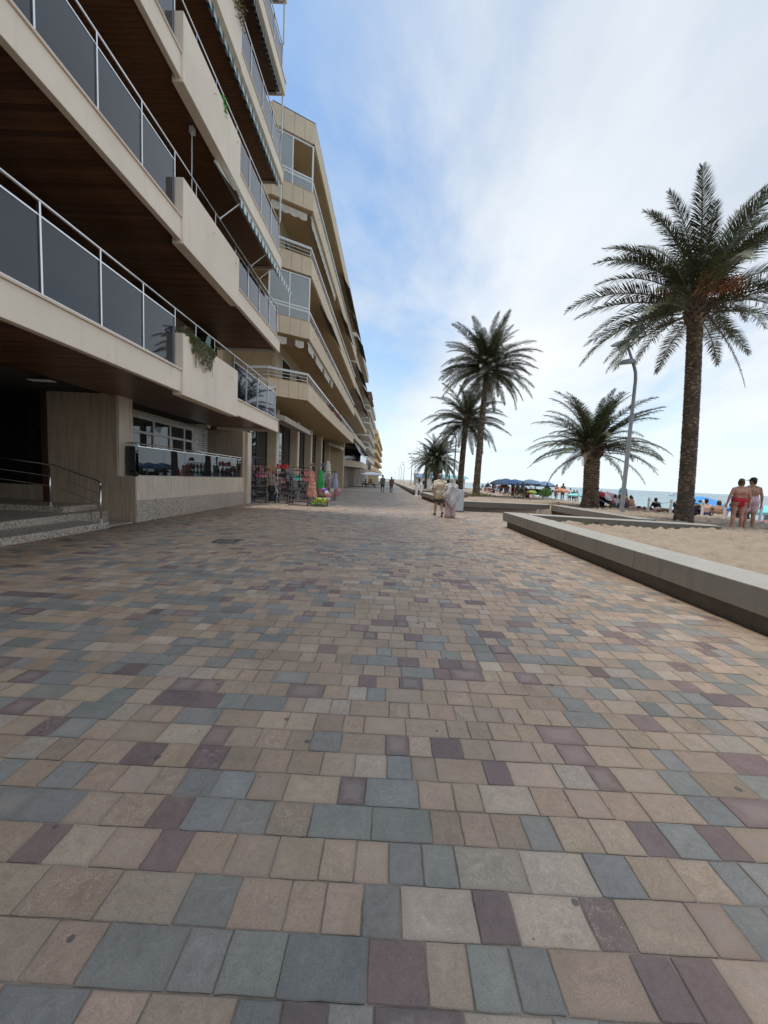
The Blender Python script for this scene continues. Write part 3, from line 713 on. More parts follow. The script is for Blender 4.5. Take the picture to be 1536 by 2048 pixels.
b = MB(); b.box(-7.36,-6.7,8.835,9.94,-.02,.03); b.box(-7.67,-7.36,9.365,9.94,-.02,.30); b.build('landing_edge', m_granite, blk)
b = MB(); b.box(-13.5,-10.2,-4.5,8.9,.302,gz); b.build('side_wall', m_travd, blk)
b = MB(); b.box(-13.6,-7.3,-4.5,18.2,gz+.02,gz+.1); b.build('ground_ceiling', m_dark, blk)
# stair handrail
hr = thing('stair_handrail', 'slim steel handrail with two lower bars by the granite entrance steps', 'handrail', (-7.4,8.95,.15))
P = [(-8.05,9.0),(-6.68,8.78)]
b = MB(); b.tube([(-9.9,9.05,1.60),(-8.0,9.0,1.42),(-6.75,8.8,1.10),(-6.68,8.78,1.03),(-6.68,8.78,.98)], .021, 8); b.build('top_rail', m_chrome, hr, smooth=True)
for dz in (.27,.50): b = MB(); b.tube([(-9.9,9.05,1.60-dz),(-8.0,9.0,1.42-dz)], .009, 6); b.tube([(-7.9,8.98,1.40-dz),(-6.68,8.78,1.06-dz)], .009, 6); b.build('lower_bar', m_chrome, hr)
for x,yy,z0,z1 in ((-8.05,9.0,.45,1.42),(-6.68,8.78,.15,1.03),(-9.9,9.05,.45,1.6)): b = MB(); b.tube([(x,yy,z0),(x,yy,z1)], .019, 8); b.lathe([(.0,.012),(.045,.012),(.045,0)],(x,yy,z0),10); b.build('post', m_chrome, hr, smooth=True)
# ------------------------------------------------------------------ second block: tan, chamfered corner
m_tan = M_render('tan_concrete', (.66,.52,.365), .3); m_tansoff = M_render('shaded_tan_paint', (.50,.355,.195), .2)  # soffit tone is the tan paint with shade put into its colour
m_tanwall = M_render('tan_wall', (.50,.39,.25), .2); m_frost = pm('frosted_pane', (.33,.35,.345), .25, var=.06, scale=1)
m_canvas = pm('cream_canvas', (.58,.52,.44), .9, var=.12, scale=4); m_brown = pm('brown_canvas', (.13,.075,.045), .9)
m_toldo = pm('taupe_sun_canvas', (.20,.165,.13), .9, var=.15, scale=3); m_greyalu = pm('grey_painted_steel', (.62,.62,.61), .4, var=.06)
tan = thing('apartment_building', 'tan concrete apartment building with chamfered corner over the beach shop', 'apartment building', (-6.5,33,0))
A0,A1,A2 = (-7.6,19.9),(-6.4,19.75),(-4.6,20.9); YB = 46.0; A3 = (-4.6,YB)
BZ = [5.42+3.17*i for i in range(5)]; FH = .83
def off(p, d): return (p[0]-d, p[1]+d*.6)
def edge_box(mb, p, q, t, z0, z1, g=0.0):
    p = Vector((p[0],p[1],0)); q = Vector((q[0],q[1],0)); d = (q-p).normalized(); nn = Vector((-d.y,d.x,0)); p = p+d*g; q = q-d*g
    P = [p,q,q+nn*t,p+nn*t]; mb.prism([(v.x,v.y) for v in P], z0, z1)
def lerp2(p,q,s): return (p[0]+(q[0]-p[0])*s, p[1]+(q[1]-p[1])*s)
for k,z in enumerate(BZ):
    h = FH if k < 4 else .95
    I = [(-9.5,A0[1]+.15),(A0[0],A0[1]+.13),(A1[0]+.03,A1[1]+.13),(A2[0]-.13,A2[1]+.06),(A3[0]-.13,A3[1]-.02),(-9.5,YB-.02)]
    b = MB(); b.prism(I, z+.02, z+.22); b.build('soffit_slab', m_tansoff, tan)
    b = MB(); b.prism(I, z+.222, z+.36); b.build('balcony_floor', m_floor, tan)
    edges = [(A0,A1,1),(A1,A2,4)]
    for p,q,n in edges:
        for i in range(n): b = MB(); edge_box(b, lerp2(p,q,i/n), lerp2(p,q,(i+1)/n), .12, z, z+h, .006); b.build('panel', m_tan, tan)
    n = 18
    for i in range(n): b = MB(); edge_box(b, lerp2(A2,A3,i/n), lerp2(A2,A3,(i+1)/n), .12, z, z+h, .004); b.build('panel', m_tan, tan)
    b = MB(); edge_box(b, A1, A2, .17, z+h, z+h+.05); edge_box(b, A2, A3, .17, z+h+.0005, z+h+.05); b.build('coping', m_tansoff if k < 4 else m_black, tan)
    if k < 4:
        b = MB()
        for zz,rr_ in ((.18,.018),(.36,.018)):
            b.tube([(A0[0],A0[1]+.08,z+h+zz),(A1[0],A1[1]+.08,z+h+zz),(A2[0]-.08,A2[1]+.05,z+h+zz),(A3[0]-.08,A3[1],z+h+zz)], rr_, 6)
        for p,q in ((A0,A1),(A1,(A2[0]-.03,A2[1])),((A2[0]-.03,A2[1]),(A3[0]-.03,A3[1]))): edge_box(b, p, q, .09, z+h+.47, z+h+.58)
        for s in (.02,.98): q_ = lerp2(A1,A2,s); b.tube([(q_[0]-.06,q_[1]+.08,z+h),(q_[0]-.06,q_[1]+.08,z+h+.5)], .016, 6)
        for i in range(17): b.tube([(A2[0]-.08,A2[1]+.1+i*1.5,z+h),(A2[0]-.08,A2[1]+.1+i*1.5,z+h+.5)], .014, 5)
        b.build('railing', m_greyalu, tan)
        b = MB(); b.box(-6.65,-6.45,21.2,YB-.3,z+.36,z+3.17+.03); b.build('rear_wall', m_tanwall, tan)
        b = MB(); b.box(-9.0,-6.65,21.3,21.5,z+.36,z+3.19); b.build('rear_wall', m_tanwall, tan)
        for yy in (22.2,25.4,28.6,31.8,35,38.2,41.4):
            b = MB(); b.box(-6.44,-6.40,yy,yy+.07,z+.37,z+2.6); b.box(-6.44,-6.40,yy+1.8,yy+1.87,z+.37,z+2.6); b.box(-6.44,-6.40,yy+.07,yy+1.8,z+2.53,z+2.6); w_ = b.build('window', m_alu, tan)
            b = MB(); b.box(-6.435,-6.42,yy+.08,yy+1.79,z+.38,z+2.52); b.build('pane', m_dkglass, w_)
        b = MB()
        for i in range(8): yy = 22.2+i*3.0; b.tube([(-4.6,yy,z+.45),(-4.54,yy,z+.44),(-4.52,yy,z+.41)], .018, 5)
        b.build('drain_spout', m_tan, tan)
b = MB(); b.prism([(-14,20.2),(-8.9,20.2),(-8.9,YB-.3),(-14,YB-.3)], 0, 19.0); b.build('core_wall', m_tanwall, tan)
b = MB(); b.prism([(-9.4,20.2),(-7.7,20.1),(-6.5,20.2),(-4.9,21.2),(-4.9,45.8),(-9.4,45.8)], 19.061, 19.12); b.build('roof', m_tansoff, tan)
# glazed-in corner loggias
for k,z0,z1,open_ in ((1,BZ[1]+FH+.05,BZ[2],0),(3,BZ[3]+FH+.05,BZ[4],1)):
    gl = MB(); P,Q = lerp2(A1,A2,-.02),lerp2(A1,A2,.985); zm = z0+.62
    for s0,s1,a,c in ((0,.035,z0,z1-.12),(.48,.51,z0,z1-.12),(.965,1,z0,z1-.12),(.036,.479,z1-.17,z1-.12),(.511,.964,z1-.17,z1-.12),(.036,.479,zm-.04,zm+.03),(.511,.964,zm-.04,zm+.03)):
        edge_box(gl, lerp2(P,Q,s0), lerp2(P,Q,s1), .06, a, c)
    lw = gl.build('loggia_window', m_alu, tan)
    for s0,s1,a,c,ok in ((.04,.475,zm+.035,z1-.175,1),(.515,.96,zm+.035,z1-.175,not open_),(.04,.475,z0+.02,zm-.045,1),(.515,.96,z0+.02,zm-.045,1)):
        if not ok: continue
        g = MB(); p_ = lerp2(P,Q,s0); q_ = lerp2(P,Q,s1); edge_box(g, (p_[0]-.01,p_[1]+.02), (q_[0]-.01,q_[1]+.02), .012, a, c); g.build('pane', m_frost, lw)
# ground floor arcade: pillars, shop glazing
for px_ in (24.0,29.4,34.3,39.4,44.6):
    b = MB(); b.box(-7.85,-7.2,px_,px_+.6,0,BZ[0]+.03); b.build('pillar', m_tan, tan)
    b = MB(); b.box(-7.197,-7.16,px_+.03,px_+.57,0,BZ[0]+.02); b.build('pillar_facing', m_cream, tan)
b = MB(); b.box(-7.6,-5.6,45.2,45.9,0,BZ[0]+.02); b.build('end_pier', m_tanwall, tan)
for i in range(6):
    a = [18.6,24.6,30.0,34.9,40.0,43.0][i]; c = [24.0,29.4,34.3,39.4,42.9,44.6][i]
    b = MB(); x0 = -7.82
    for yy in np.linspace(a,c-.08,4): b.box(x0,x0+.08,yy,yy+.08,0,BZ[0]+.01)
    for zz in (.25,2.3,4.7): b.box(x0+.002,x0+.07,a+.08,c-.08,zz,zz+.08)
    w_ = b.build('shop_window', m_black, tan); b = MB(); b.box(x0+.03,x0+.04,a,c,0,BZ[0]); b.build('pane', m_pane, w_)
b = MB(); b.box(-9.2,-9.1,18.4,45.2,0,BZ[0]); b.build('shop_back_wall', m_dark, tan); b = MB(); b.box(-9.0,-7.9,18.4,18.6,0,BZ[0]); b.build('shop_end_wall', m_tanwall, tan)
b = MB(); b.hexa([(-7.5,21.0,4.72),(-5.9,21.3,4.32),(-5.9,28.0,4.32),(-7.5,28,4.72)],[(-7.5,21.0,4.95),(-5.9,21.3,4.62),(-5.9,28,4.62),(-7.5,28,4.95)]); tag(b.build('awning_cassette', m_canvas), 'closed cream awning cassette over the beach shop windows', 'awning', 'awnings of the tan building')
b = MB(); b.hexa([(-7.0,42.5,4.9),(-5.6,42.6,4.45),(-5.6,45.0,4.45),(-7.0,45.0,4.9)],[(-7.0,42.5,5.1),(-5.6,42.6,4.75),(-5.6,45.0,4.75),(-7.0,45.0,5.1)]); tag(b.build('awning_cassette', m_canvas), 'small cream awning cassette by the far corner of the tan building arcade', 'awning', 'awnings of the tan building')
# scalloped valances
def scallop(mb, p, q, z0, h, n, mats):
    for i in range(n):
        a = lerp2(p,q,i/n); c = lerp2(p,q,(i+1)/n); vs = []; K = 6
        for j in range(K+1):
            s = lerp2(a,c,j/K); vs += [(s[0],s[1],z0),(s[0],s[1],z0-h-.07*math.sin(math.pi*j/K))]
        mb.add(vs, [(2*j,2*j+1,2*j+3,2*j+2) for j in range(K)], mats[i%len(mats)])
for k,z0,lab,pat in ((1,BZ[1]-.02,'cream and brown scalloped awning valance round the first corner balcony of the tan building',(0,0,1,0)),(3,BZ[3]-.02,'plain cream scalloped awning valance under the fourth corner balcony of the tan building',(0,))):
    t = thing('scalloped_valance', lab, 'awning', (-5.5,20.5,z0-.3), 'awnings of the tan building')
    b = MB(); scallop(b, (A1[0]-.05,A1[1]+.14), (A2[0]-.30,A2[1]+.02), z0-.12, .30, 4, pat); b.build('valance', [m_canvas,m_brown], t)
    b = MB(); scallop(b, (A2[0]-.14,A2[1]+.35), (A2[0]-.14,A2[1]+9.0), z0-.12, .30, 12, pat); b.build('valance', [m_canvas,m_brown], t)
    b = MB(); b.tube([(A2[0]-.16,A2[1]+.3,z0-.08),(A2[0]-.16,A2[1]+9,z0-.08)], .05, 6); b.build('roller', m_alu, t)
def toldo(lab, x, ya, yb, z, outw, drop, mat, grp):
    t = thing('lowered_awning', lab, 'awning', (x,(ya+yb)/2,z-drop), grp)
    b = MB(); b.hexa([(x-.1,ya,z-.01),(x-.1,yb,z-.01),(x+outw,yb,z-drop-.01),(x+outw,ya,z-drop-.01)][::-1],[(x-.1,ya,z),(x-.1,yb,z),(x+outw,yb,z-drop),(x+outw,ya,z-drop)][::-1]); b.build('canvas', mat, t)
    b = MB(); b.tube([(x+outw,ya-.03,z-drop),(x+outw,yb+.03,z-drop)], .03, 6); b.tube([(x-.1,ya,z-.02),(x-.1,yb,z-.02)], .05, 6); b.build('bar', m_black, t)
    return t
G2 = 'awnings of the tan building'
toldo('taupe awning let down on the third floor of the tan building near its corner', -4.62, 24.3, 29.0, BZ[2]-.05, .55, 1.0, m_toldo, G2)
toldo('taupe awning let down on the fourth floor at mid length of the tan building', -4.62, 32.5, 37.6, BZ[3]-.05, .5, 1.0, m_toldo, G2)
toldo('broad taupe awning let down under the roof of the tan building', -4.62, 33.0, 39.5, BZ[4]-.1, .55, 1.15, m_toldo, G2)
toldo('taupe awning let down under the roof at the far end of the tan building', -4.62, 40.2, 45.2, BZ[4]-.1, .5, .9, m_toldo, G2)
b = MB()
for i in range(90): yy = rnd.uniform(27.5,34.5); c_ = rnd.random(); b.ball((-4.58+rnd.uniform(-.12,.1), yy, BZ[0]+FH+rnd.uniform(.02,.28)), rnd.uniform(.04,.09), 5, 4, 0 if c_ < .55 else 1)
tag(b.build('flower_box', [M_leaf('balcony_leaf',(.05,.07,.03),(.10,.13,.05)), pm('red_flower', (.30,.06,.06), .8)]), 'red flowers along the first balcony rail of the tan building', 'flowers')

# ------------------------------------------------------------------ farther blocks
def tower(name, lab, x, dep, y0, y1, z0, st, nf, mw, mf, mrail, roofz, fh=.85, bays=5, endwin=2, xb=-14, loc=None, awn=(), cols=None):
    t = thing(name, lab, 'apartment building', (x-dep,(y0+y1)/2,0))
    b = MB(); b.box(xb, x-dep, y0+.3, y1, 0, roofz); b.build('wall', mw, t)
    b = MB(); b.box(xb, x-dep+.4, y0+.1, y1+.2, roofz, roofz+.3); b.build('roof', mf, t)
    for k in range(nf):
        z = z0+st*k
        b = MB(); b.prism([(xb,y0),(x-1.0,y0),(x,y0+1.1),(x,y1),(xb,y1)], z, z+.22); b.build('balcony_slab', mf, t)
        b = MB(); edge_box(b,(x-1.0,y0+.01),(x,y0+1.1),.1,z+.221,z+.221+fh*.55); edge_box(b,(x,y0+1.1),(x,y1),.1,z+.2205,z+.22+fh*.55); edge_box(b,(x-dep,y0+.005),(x-1.0,y0+.005),.1,z+.222,z+.22+fh*.55); b.build('parapet', mf, t)
        b = MB(); zz = z+.22+fh*.55
        b.tube([(x-dep,y0+.06,z+1.15),(x-1.0,y0+.06,z+1.15),(x-.06,y0+1.1,z+1.15),(x-.06,y1,z+1.15)], .025, 5)
        if zz < z+.9: b.tube([(x-dep,y0+.06,z+.95),(x-1.0,y0+.06,z+.95),(x-.06,y0+1.1,z+.95),(x-.06,y1,z+.95)], .016, 4)
        m_ = int((y1-y0)/1.4)
        for i in range(m_): yy = y0+1.2+i*(y1-y0-1.3)/m_; b.tube([(x-.06,yy,zz),(x-.06,yy,z+1.15)], .014, 4)
        b.tube([(x-1.0,y0+.06,zz),(x-1.0,y0+.06,z+1.15)], .02, 5); b.build('railing', mrail, t)
        if k < nf-0:
            for i in range(bays):
                ya = y0+1.0+i*(y1-y0-2)/bays; yb = ya+(y1-y0-2)/bays*.62
                b = MB(); xx = x-dep; b.box(xx,xx+.05,ya,ya+.1,z+.23,z+2.4); b.box(xx,xx+.05,yb-.1,yb,z+.23,z+2.4); b.box(xx,xx+.05,ya+.1,yb-.1,z+2.3,z+2.4); w_ = b.build('window', m_alu, t)
                b = MB(); b.box(xx+.01,xx+.02,ya+.1,yb-.1,z+.23,z+2.3); b.build('pane', m_dkglass, w_)
            for i in range(endwin):
                xa = x-dep-.3-i*2.6
                b = MB(); b.box(xa-1.5,xa,y0+.22,y0+.3,z+.23,z+2.4); w_ = b.build('end_window', m_alu, t)
                b = MB(); b.box(xa-1.4,xa-.1,y0+.2,y0+.22,z+.3,z+2.3); b.build('pane', m_dkglass, w_)
    return t
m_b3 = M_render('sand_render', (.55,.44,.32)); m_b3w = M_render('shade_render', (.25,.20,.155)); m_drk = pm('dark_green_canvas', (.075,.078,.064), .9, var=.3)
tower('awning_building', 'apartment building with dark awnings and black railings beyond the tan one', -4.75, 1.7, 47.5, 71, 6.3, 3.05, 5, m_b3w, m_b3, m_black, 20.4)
G3 = 'dark awnings of the building beyond the tan one'
for lab,ya,yb,k,ow in (('dark awning let down just below the roof of the awning building',48.2,55,4,1.0),('dark awning let down on the upper floor of the awning building',50,58,3,1.1),('dark awning at the far end of the upper floors of the awning building',60,68,3,1.0),('dark awning let down at mid height of the awning building',48.5,56,2,.95),('dark awning low on the awning building towards its far end',58,66,2,1.15)):
    toldo(lab, -4.75, ya, yb, 6.25+3.05*k, ow*.62, 1.0, m_drk, G3)
toldo('black and white striped awning above the restaurant terrace', -4.9, 50, 62, 6.1, .8, 1.5, M_stripe('black_white_canvas', ((.6,.6,.58),(.03,.03,.03)), 1, .7, .5), G3)
rt = thing('restaurant_terrace', 'raised restaurant terrace with cream parapet and black awning front at first floor', 'restaurant terrace', (-6,55,2.9))
q0,q1,q2 = (-7.6,47.3),(-4.3,57.5),(-4.3,70.5)
b = MB(); b.prism([(-9.5,47.2),(q0[0],q0[1]),(q1[0]-.1,q1[1]+.02),(q2[0]-.1,q2[1]),(-9.5,70.5)], 2.95, 3.2); b.build('floor_slab', m_b3, rt)
b = MB(); edge_box(b,q0,q1,.12,2.9,3.75); edge_box(b,q1,q2,.12,2.9,3.75); b.build('parapet', m_b3, rt)
b = MB(); edge_box(b,(q0[0]-.3,q0[1]+.3),(q1[0]-.3,q1[1]),.05,3.75,5.3); edge_box(b,(q1[0]-.3,q1[1]),(q2[0]-.3,q2[1]),.05,3.75,5.3); b.build('dark_glazing', m_dkglass, rt)
b = MB(); b.prism([(-9.5,47.0),(q0[0],q0[1]-.2),(q1[0]+.2,q1[1]),(q2[0]+.2,q2[1]),(-9.5,70.5)], 5.35, 5.55); b.build('canopy', m_drk, rt)
for yy in np.linspace(49,70,8): b = MB(); b.box(-8.0,-7.7,yy,yy+.35,0,2.95); b.build('pillar', m_white, rt)
m_mar = pm('maroon_shutter', (.12,.07,.065), .7, var=.2)
for i in range(16): yy = 48.5+i*1.35; b = MB(); b.box(-8.6,-8.5,yy,yy+.9,0,2.6); b.build('shutter', m_mar, rt)
b = MB(); b.box(-9.0,-8.61,47.5,70.5,0,2.94); b.build('rear_wall', m_b3w, rt)
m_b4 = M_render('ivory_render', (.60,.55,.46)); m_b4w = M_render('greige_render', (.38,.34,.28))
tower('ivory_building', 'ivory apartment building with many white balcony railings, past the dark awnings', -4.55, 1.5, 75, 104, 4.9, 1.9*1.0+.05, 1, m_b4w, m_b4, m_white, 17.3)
iv = [o for o in COL.objects if o.name.startswith('ivory_building')][0]
for k in range(1,6):
    z = 4.9+2.35*k; x,y0,y1 = -4.55,75,104
    b = MB(); b.prism([(-13,y0),(x-1.0,y0),(x,y0+1.1),(x,y1),(-13,y1)], z, z+.25); b.build('balcony_slab', m_b4, iv)
    b = MB(); b.tube([(x-2.5,y0+.06,z+1.1),(x-1.0,y0+.06,z+1.1),(x-.06,y0+1.1,z+1.1),(x-.06,y1,z+1.1)], .045, 5)
    for i in range(9): b.tube([(x-2.5+i*.19,y0+.06,z+.25),(x-2.5+i*.19,y0+.06,z+1.1)], .018, 4)
    for i in range(20): b.tube([(x-.06,y0+1.2+i*1.4,z+.25),(x-.06,y0+1.2+i*1.4,z+1.1)], .02, 4)
    b.build('railing', m_white, iv)
    for i in range(2):
        b = MB(); b.box(-6.2-i*2.6-1.5,-6.2-i*2.6,y0+.2,y0+.29,z+.26,z+2.0); b.build('end_window', m_dkglass, iv)
    for i in range(5):
        b = MB(); ya = 77+i*5.4; b.box(-6.05,-6.0,ya,ya+3,z+.26,z+2.05); b.build('window', m_dkglass, iv)
b = MB(); b.box(-8.5,-4.4,75.2,82,17.7,17.9); b.hexa([(-4.9,74.8,16.6),(-4.2,74.8,16.6),(-4.2,84,16.6),(-4.9,84,16.6)],[(-4.9,74.8,17.7),(-4.75,74.8,17.7),(-4.75,84,17.7),(-4.9,84,17.7)]); b.build('roof_pergola', pm('brown_tile', (.20,.12,.08), .8), iv)
b = MB(); b.box(-7.0,-4.6,74.6,74.75,3.4,4.7); b.box(-6.8,-4.8,74.57,74.599,4.35,4.5,1); b.box(-6.7,-5.0,74.57,74.599,3.7,4.1,1); tag(b.build('blue_banner', [pm('pale_banner', (.55,.60,.68), .7), pm('blue_print', (.10,.17,.38), .7)]), 'pale blue banner hung at the foot of the ivory building', 'banner')
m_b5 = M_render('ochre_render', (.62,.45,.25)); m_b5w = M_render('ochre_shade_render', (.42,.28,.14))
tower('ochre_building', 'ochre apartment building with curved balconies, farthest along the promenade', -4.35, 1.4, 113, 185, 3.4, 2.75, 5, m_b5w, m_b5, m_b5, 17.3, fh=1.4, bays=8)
b = MB(); b.box(-5.1,-4.35,114.5,121,12.1,14.2); tag(b.build('yellow_blind', pm('yellow_canvas', (.62,.40,.06), .8)), 'yellow blind drawn on a balcony of the ochre building', 'blind')
toldo('white awning spread low before the ivory building', -4.6, 76, 90, 3.3, 2.2, .8, m_white, None)
# ------------------------------------------------------------------ palms
m_date = M_leaf('date_palm_leaf', (.050,.056,.024), (.108,.114,.046), .62); m_can = M_leaf('island_palm_leaf', (.040,.055,.020), (.092,.108,.038), .62)
m_dry = M_leaf('dry_palm_leaf', (.16,.105,.055), (.26,.175,.095), .75); m_mixleaf = M_leaf('fading_palm_leaf', (.10,.085,.040), (.17,.125,.062), .65)
m_bark = pm('palm_bark', (.085,.062,.047), .95, var=.45, scale=5, bump=.6, bscale=30, bdist=.02)
m_boot = pm('palm_leaf_base', (.13,.095,.068), .9, var=.5, scale=4, bump=.4, bscale=40, bdist=.01); m_boot2 = pm('cut_leaf_base', (.27,.20,.135), .9, var=.5, scale=6)
m_boot2l = pm('weathered_leaf_base', (.21,.15,.10), .9, var=.45, scale=4, bump=.4, bscale=40, bdist=.01); m_bark2 = pm('shaggy_bark', (.085,.055,.035), .95, var=.4, scale=6)
m_fruit = pm('date_strand', (.36,.13,.05), .7, var=.4, scale=10)
def frond_mesh(L_, el, droop, leaf, seed, mat, n=62, vee=.55, hang=.0, pet=.14):
    r = random.Random(seed); b = MB(); K = 14; P = []; x = z = 0.0; curl = r.uniform(-.10,.10); yv = 0.0; T = []
    for i in range(K+1):
        s = i/K; a = el-droop*(s**1.35); P.append(Vector((x,yv,z))); T.append(Vector((math.cos(a),0,math.sin(a))))
        x += math.cos(a)*L_/K; z += math.sin(a)*L_/K; yv += curl*L_/K*s
    b.tube(P, [max(.004,.030*(1-i/K)**.8*L_/4) for i in range(K+1)], 4, 1)
    for sd in (-1,1):
        for i in range(n):
            s = pet+(1-pet)*(i+r.random()*.6)/n; f = s*K; k = min(K-1,int(f)); u = f-k
            p = P[k].lerp(P[k+1],u); t = T[k].lerp(T[k+1],u).normalized(); up = Vector((-t.z,0,t.x)); side = Vector((0,sd,0))
            q = (s-pet)/(1-pet); ll = leaf*(.35+.65*math.sin(math.pi*min(1,.18+q*.78)))*r.uniform(.85,1.1)
            if q > .93: ll *= .75
            ph = R(68-38*q+r.uniform(-7,7)); ve = vee*r.uniform(.5,1.3)*(1 if r.random() < .8 else -.6)
            d = (t*math.cos(ph)+(side*math.cos(ve)+up*math.sin(ve))*math.sin(ph)).normalized()
            w = t*.022; d2 = (d+Vector((0,0,-hang*r.uniform(.6,1.4)))).normalized()
            m1 = p+d*ll*.5; tip = m1+d2*ll*.5
            b.add([p-w*.5,p+w*.5,m1+w*.75,m1-w*.75,tip],[(0,1,2,3),(3,2,4)],0)
    me = b.mesh('frond', [mat, m_boot]); return me
FR = {}
def frond_of(kindn, el_deg, var):
    q = max(-70,min(85,10*round(el_deg/10)))
    key = (kindn,q,var)
    if key not in FR:
        r = random.Random(hash((q,var)) & 0xffff)
        if kindn == 'date':
            dr = {1:20}.get(0, 38+ (85-q)*.12 if q > 50 else 58+r.uniform(-8,12)) if q > 10 else 50
            FR[key] = frond_mesh(4.0, R(q), R(dr+r.uniform(-10,14)), .56, q*7+var, m_date, 150, .50, .18)
        elif kindn == 'canary':
            FR[key] = frond_mesh(4.0, R(q), R((50 if q > 45 else 62)+r.uniform(-8,10)), .52, q*7+var+99, m_can, 150, .42, .30, .08)
        elif kindn == 'fading': FR[key] = frond_mesh(4.0, R(q), R(50+r.uniform(-8,10)), .46, q*7+var+199, m_mixleaf, 84, .35, .5)
        else: FR[key] = frond_mesh(4.0, R(q), R(28), .24, q*7+var+299, m_dry, 60, .2, 1.4)
    return FR[key]
def scars(H, rbot, rtop, lean, pitch, nround, plate, seed):
    r = random.Random(seed); b = MB(); i = 0; z = .05; ga = 2*math.pi/nround
    row = 0
    while z < H:
        s = z/H; rad = (rbot*(1-s)+rtop*s)*(1.28-.28*min(1,z/.8) if z < .8 else 1)
        for k in range(nround):
            if r.random() < .06: continue
            a = ga*(k+.5*(row%2))+r.uniform(-.05,.05); zz = z+r.uniform(-.015,.015); c,s_ = math.cos(a),math.sin(a); w = rad*ga*.52; pr_ = plate*r.uniform(.55,1.25)
            def pt(rr,ww,h): return (lean[0]*max(0,h/H)**1.5+c*rr-s_*ww, lean[1]*max(0,h/H)**1.5+s_*rr+c*ww, h)
            b.add([pt(rad*.97,-w,zz-.3*pitch),pt(rad*.97,w,zz-.3*pitch),pt(rad+pr_,w*.7,zz+.45*pitch),pt(rad+pr_,-w*.7,zz+.45*pitch),pt(rad*.96,w*.8,zz+.62*pitch),pt(rad*.96,-w*.8,zz+.62*pitch)],
                  [(0,1,2,3),(3,2,4,5),(1,4,2),(0,3,5)], 0 if r.random() < .72 else 1)
        z += pitch; row += 1
    return b
def palm(lab, loc, H, lean, rb, rt_, kindn, L_, nf, seed, pitch=.085, nround=11, plate=.028, elr=(84,-28), fade=0, fruit=0, extra=(), mats=None):
    bm_ = [m_boot2l,m_boot2] if mats else [m_boot,m_boot2]
    r = random.Random(seed); t = thing('palm_tree', lab, 'palm tree', loc, 'palm trees along the beach')
    ox,oy,oz = loc; b = MB(); pr_ = []; n = 18; K = int(H/.25)
    pts = [(lean[0]*(i/K)**1.5, lean[1]*(i/K)**1.5, H*i/K-.15*(i==0)) for i in range(K+1)]
    rr = [(rb*(1-i/K)+rt_*i/K)*(1.25-.25*min(1,(H*i/K)/.8)) *r.uniform(.97,1.03) for i in range(K+1)]
    b.tube([(ox+p[0],oy+p[1],oz+p[2]) for p in pts], rr, n); tr = b.build('trunk', m_bark2 if mats else m_bark, t, smooth=True)
    sb = scars(H, rb, rt_, lean, pitch, nround, plate, seed)
    o = inst('leaf_scars', sb.mesh('leaf_scars', bm_), t); o['kind'] = 'stuff'
    # collar of old leaf bases below the crown
    b = MB(); cw = 1.0
    for i in range(70):
        a = i*2.39996; h = H-.55+.75*(i/70)+r.uniform(-.05,.05); rad = rt_*(1.0+.45*math.sin(math.pi*min(1,(i+6)/76)))
        c,s_ = math.cos(a),math.sin(a); o_ = (lean[0]*(min(1,h/H))**1.5, lean[1]*(min(1,h/H))**1.5); w = .07; e = .16+.12*i/70
        P = lambda q,ww,z: (o_[0]+c*q-s_*ww, o_[1]+s_*q+c*ww, z)
        b.add([P(rad*.8,-w,h),P(rad*.8,w,h),P(rad+.07,w*.6,h+e),P(rad+.07,-w*.6,h+e),P(rad*.6,0,h+e*.9)],[(0,1,2,3),(3,2,4),(0,3,4),(1,4,2)], 0 if r.random() < .8 else 1)
    b.lathe([(rt_*.9,H-.4),(rt_*1.15,H-.1),(rt_*1.2,H+.2),(rt_*.8,H+.55),(.05,H+.75)], (lean[0],lean[1],0), 12, 0)
    inst('crown_base', b.mesh('crown_base', [m_boot,m_boot2], smooth=False), t)
    for i in range(nf):
        s = (i+.5)/nf; el = elr[0]+(elr[1]-elr[0])*(s**.85)+r.uniform(-9,9); az = i*2.39996+r.uniform(-.4,.4)
        kn = 'fading' if (fade and s > 1-fade and r.random() < .75) else kindn
        L2 = L_*(.72+.28*math.sin(math.pi*min(1,.22+s*.62)))*r.uniform(.82,1.08)
        q = rt_*.55; z = H+.55-.75*s
        inst('frond', frond_of(kn, el, r.randrange(2)), t, (lean[0]+q*math.cos(az),lean[1]+q*math.sin(az),z), (r.uniform(-.25,.25),0,az), (L2/4,)*3)
    for (az,el,L2,kn) in extra:
        inst('frond', frond_of(kn, el, 0), t, (lean[0]+rt_*.6*math.cos(az),lean[1]+rt_*.6*math.sin(az),H+.1), (0,0,az), (L2/4,)*3)
    for i in range(fruit):
        az = i*2*math.pi/fruit+r.uniform(-.4,.4); b = MB(); c,s_ = math.cos(az),math.sin(az); d0 = Vector((c,s_,0))
        q = [Vector((0,0,0)),d0*.45+Vector((0,0,.30)),d0*.95+Vector((0,0,.28))]; b.tube(q, .018, 5, 0)
        for j in range(64):
            st = q[1].lerp(q[2], r.random()); dd = d0*r.uniform(.1,.55)+Vector((r.uniform(-.35,.35),r.uniform(-.35,.35),r.uniform(-.55,.12)))
            e = st+dd; b.tube([st, st.lerp(e,.5)+Vector((0,0,.06)), e], .009, 3, 1, cap=False)
            for m_ in range(3): pnt = st.lerp(e,.45+.27*m_); b.ball((pnt.x,pnt.y,pnt.z),.022,5,3,1)
        inst('fruit_cluster', b.mesh('fruit_cluster', [m_boot2,m_fruit]), t, (lean[0],lean[1],H+.25))
    return t
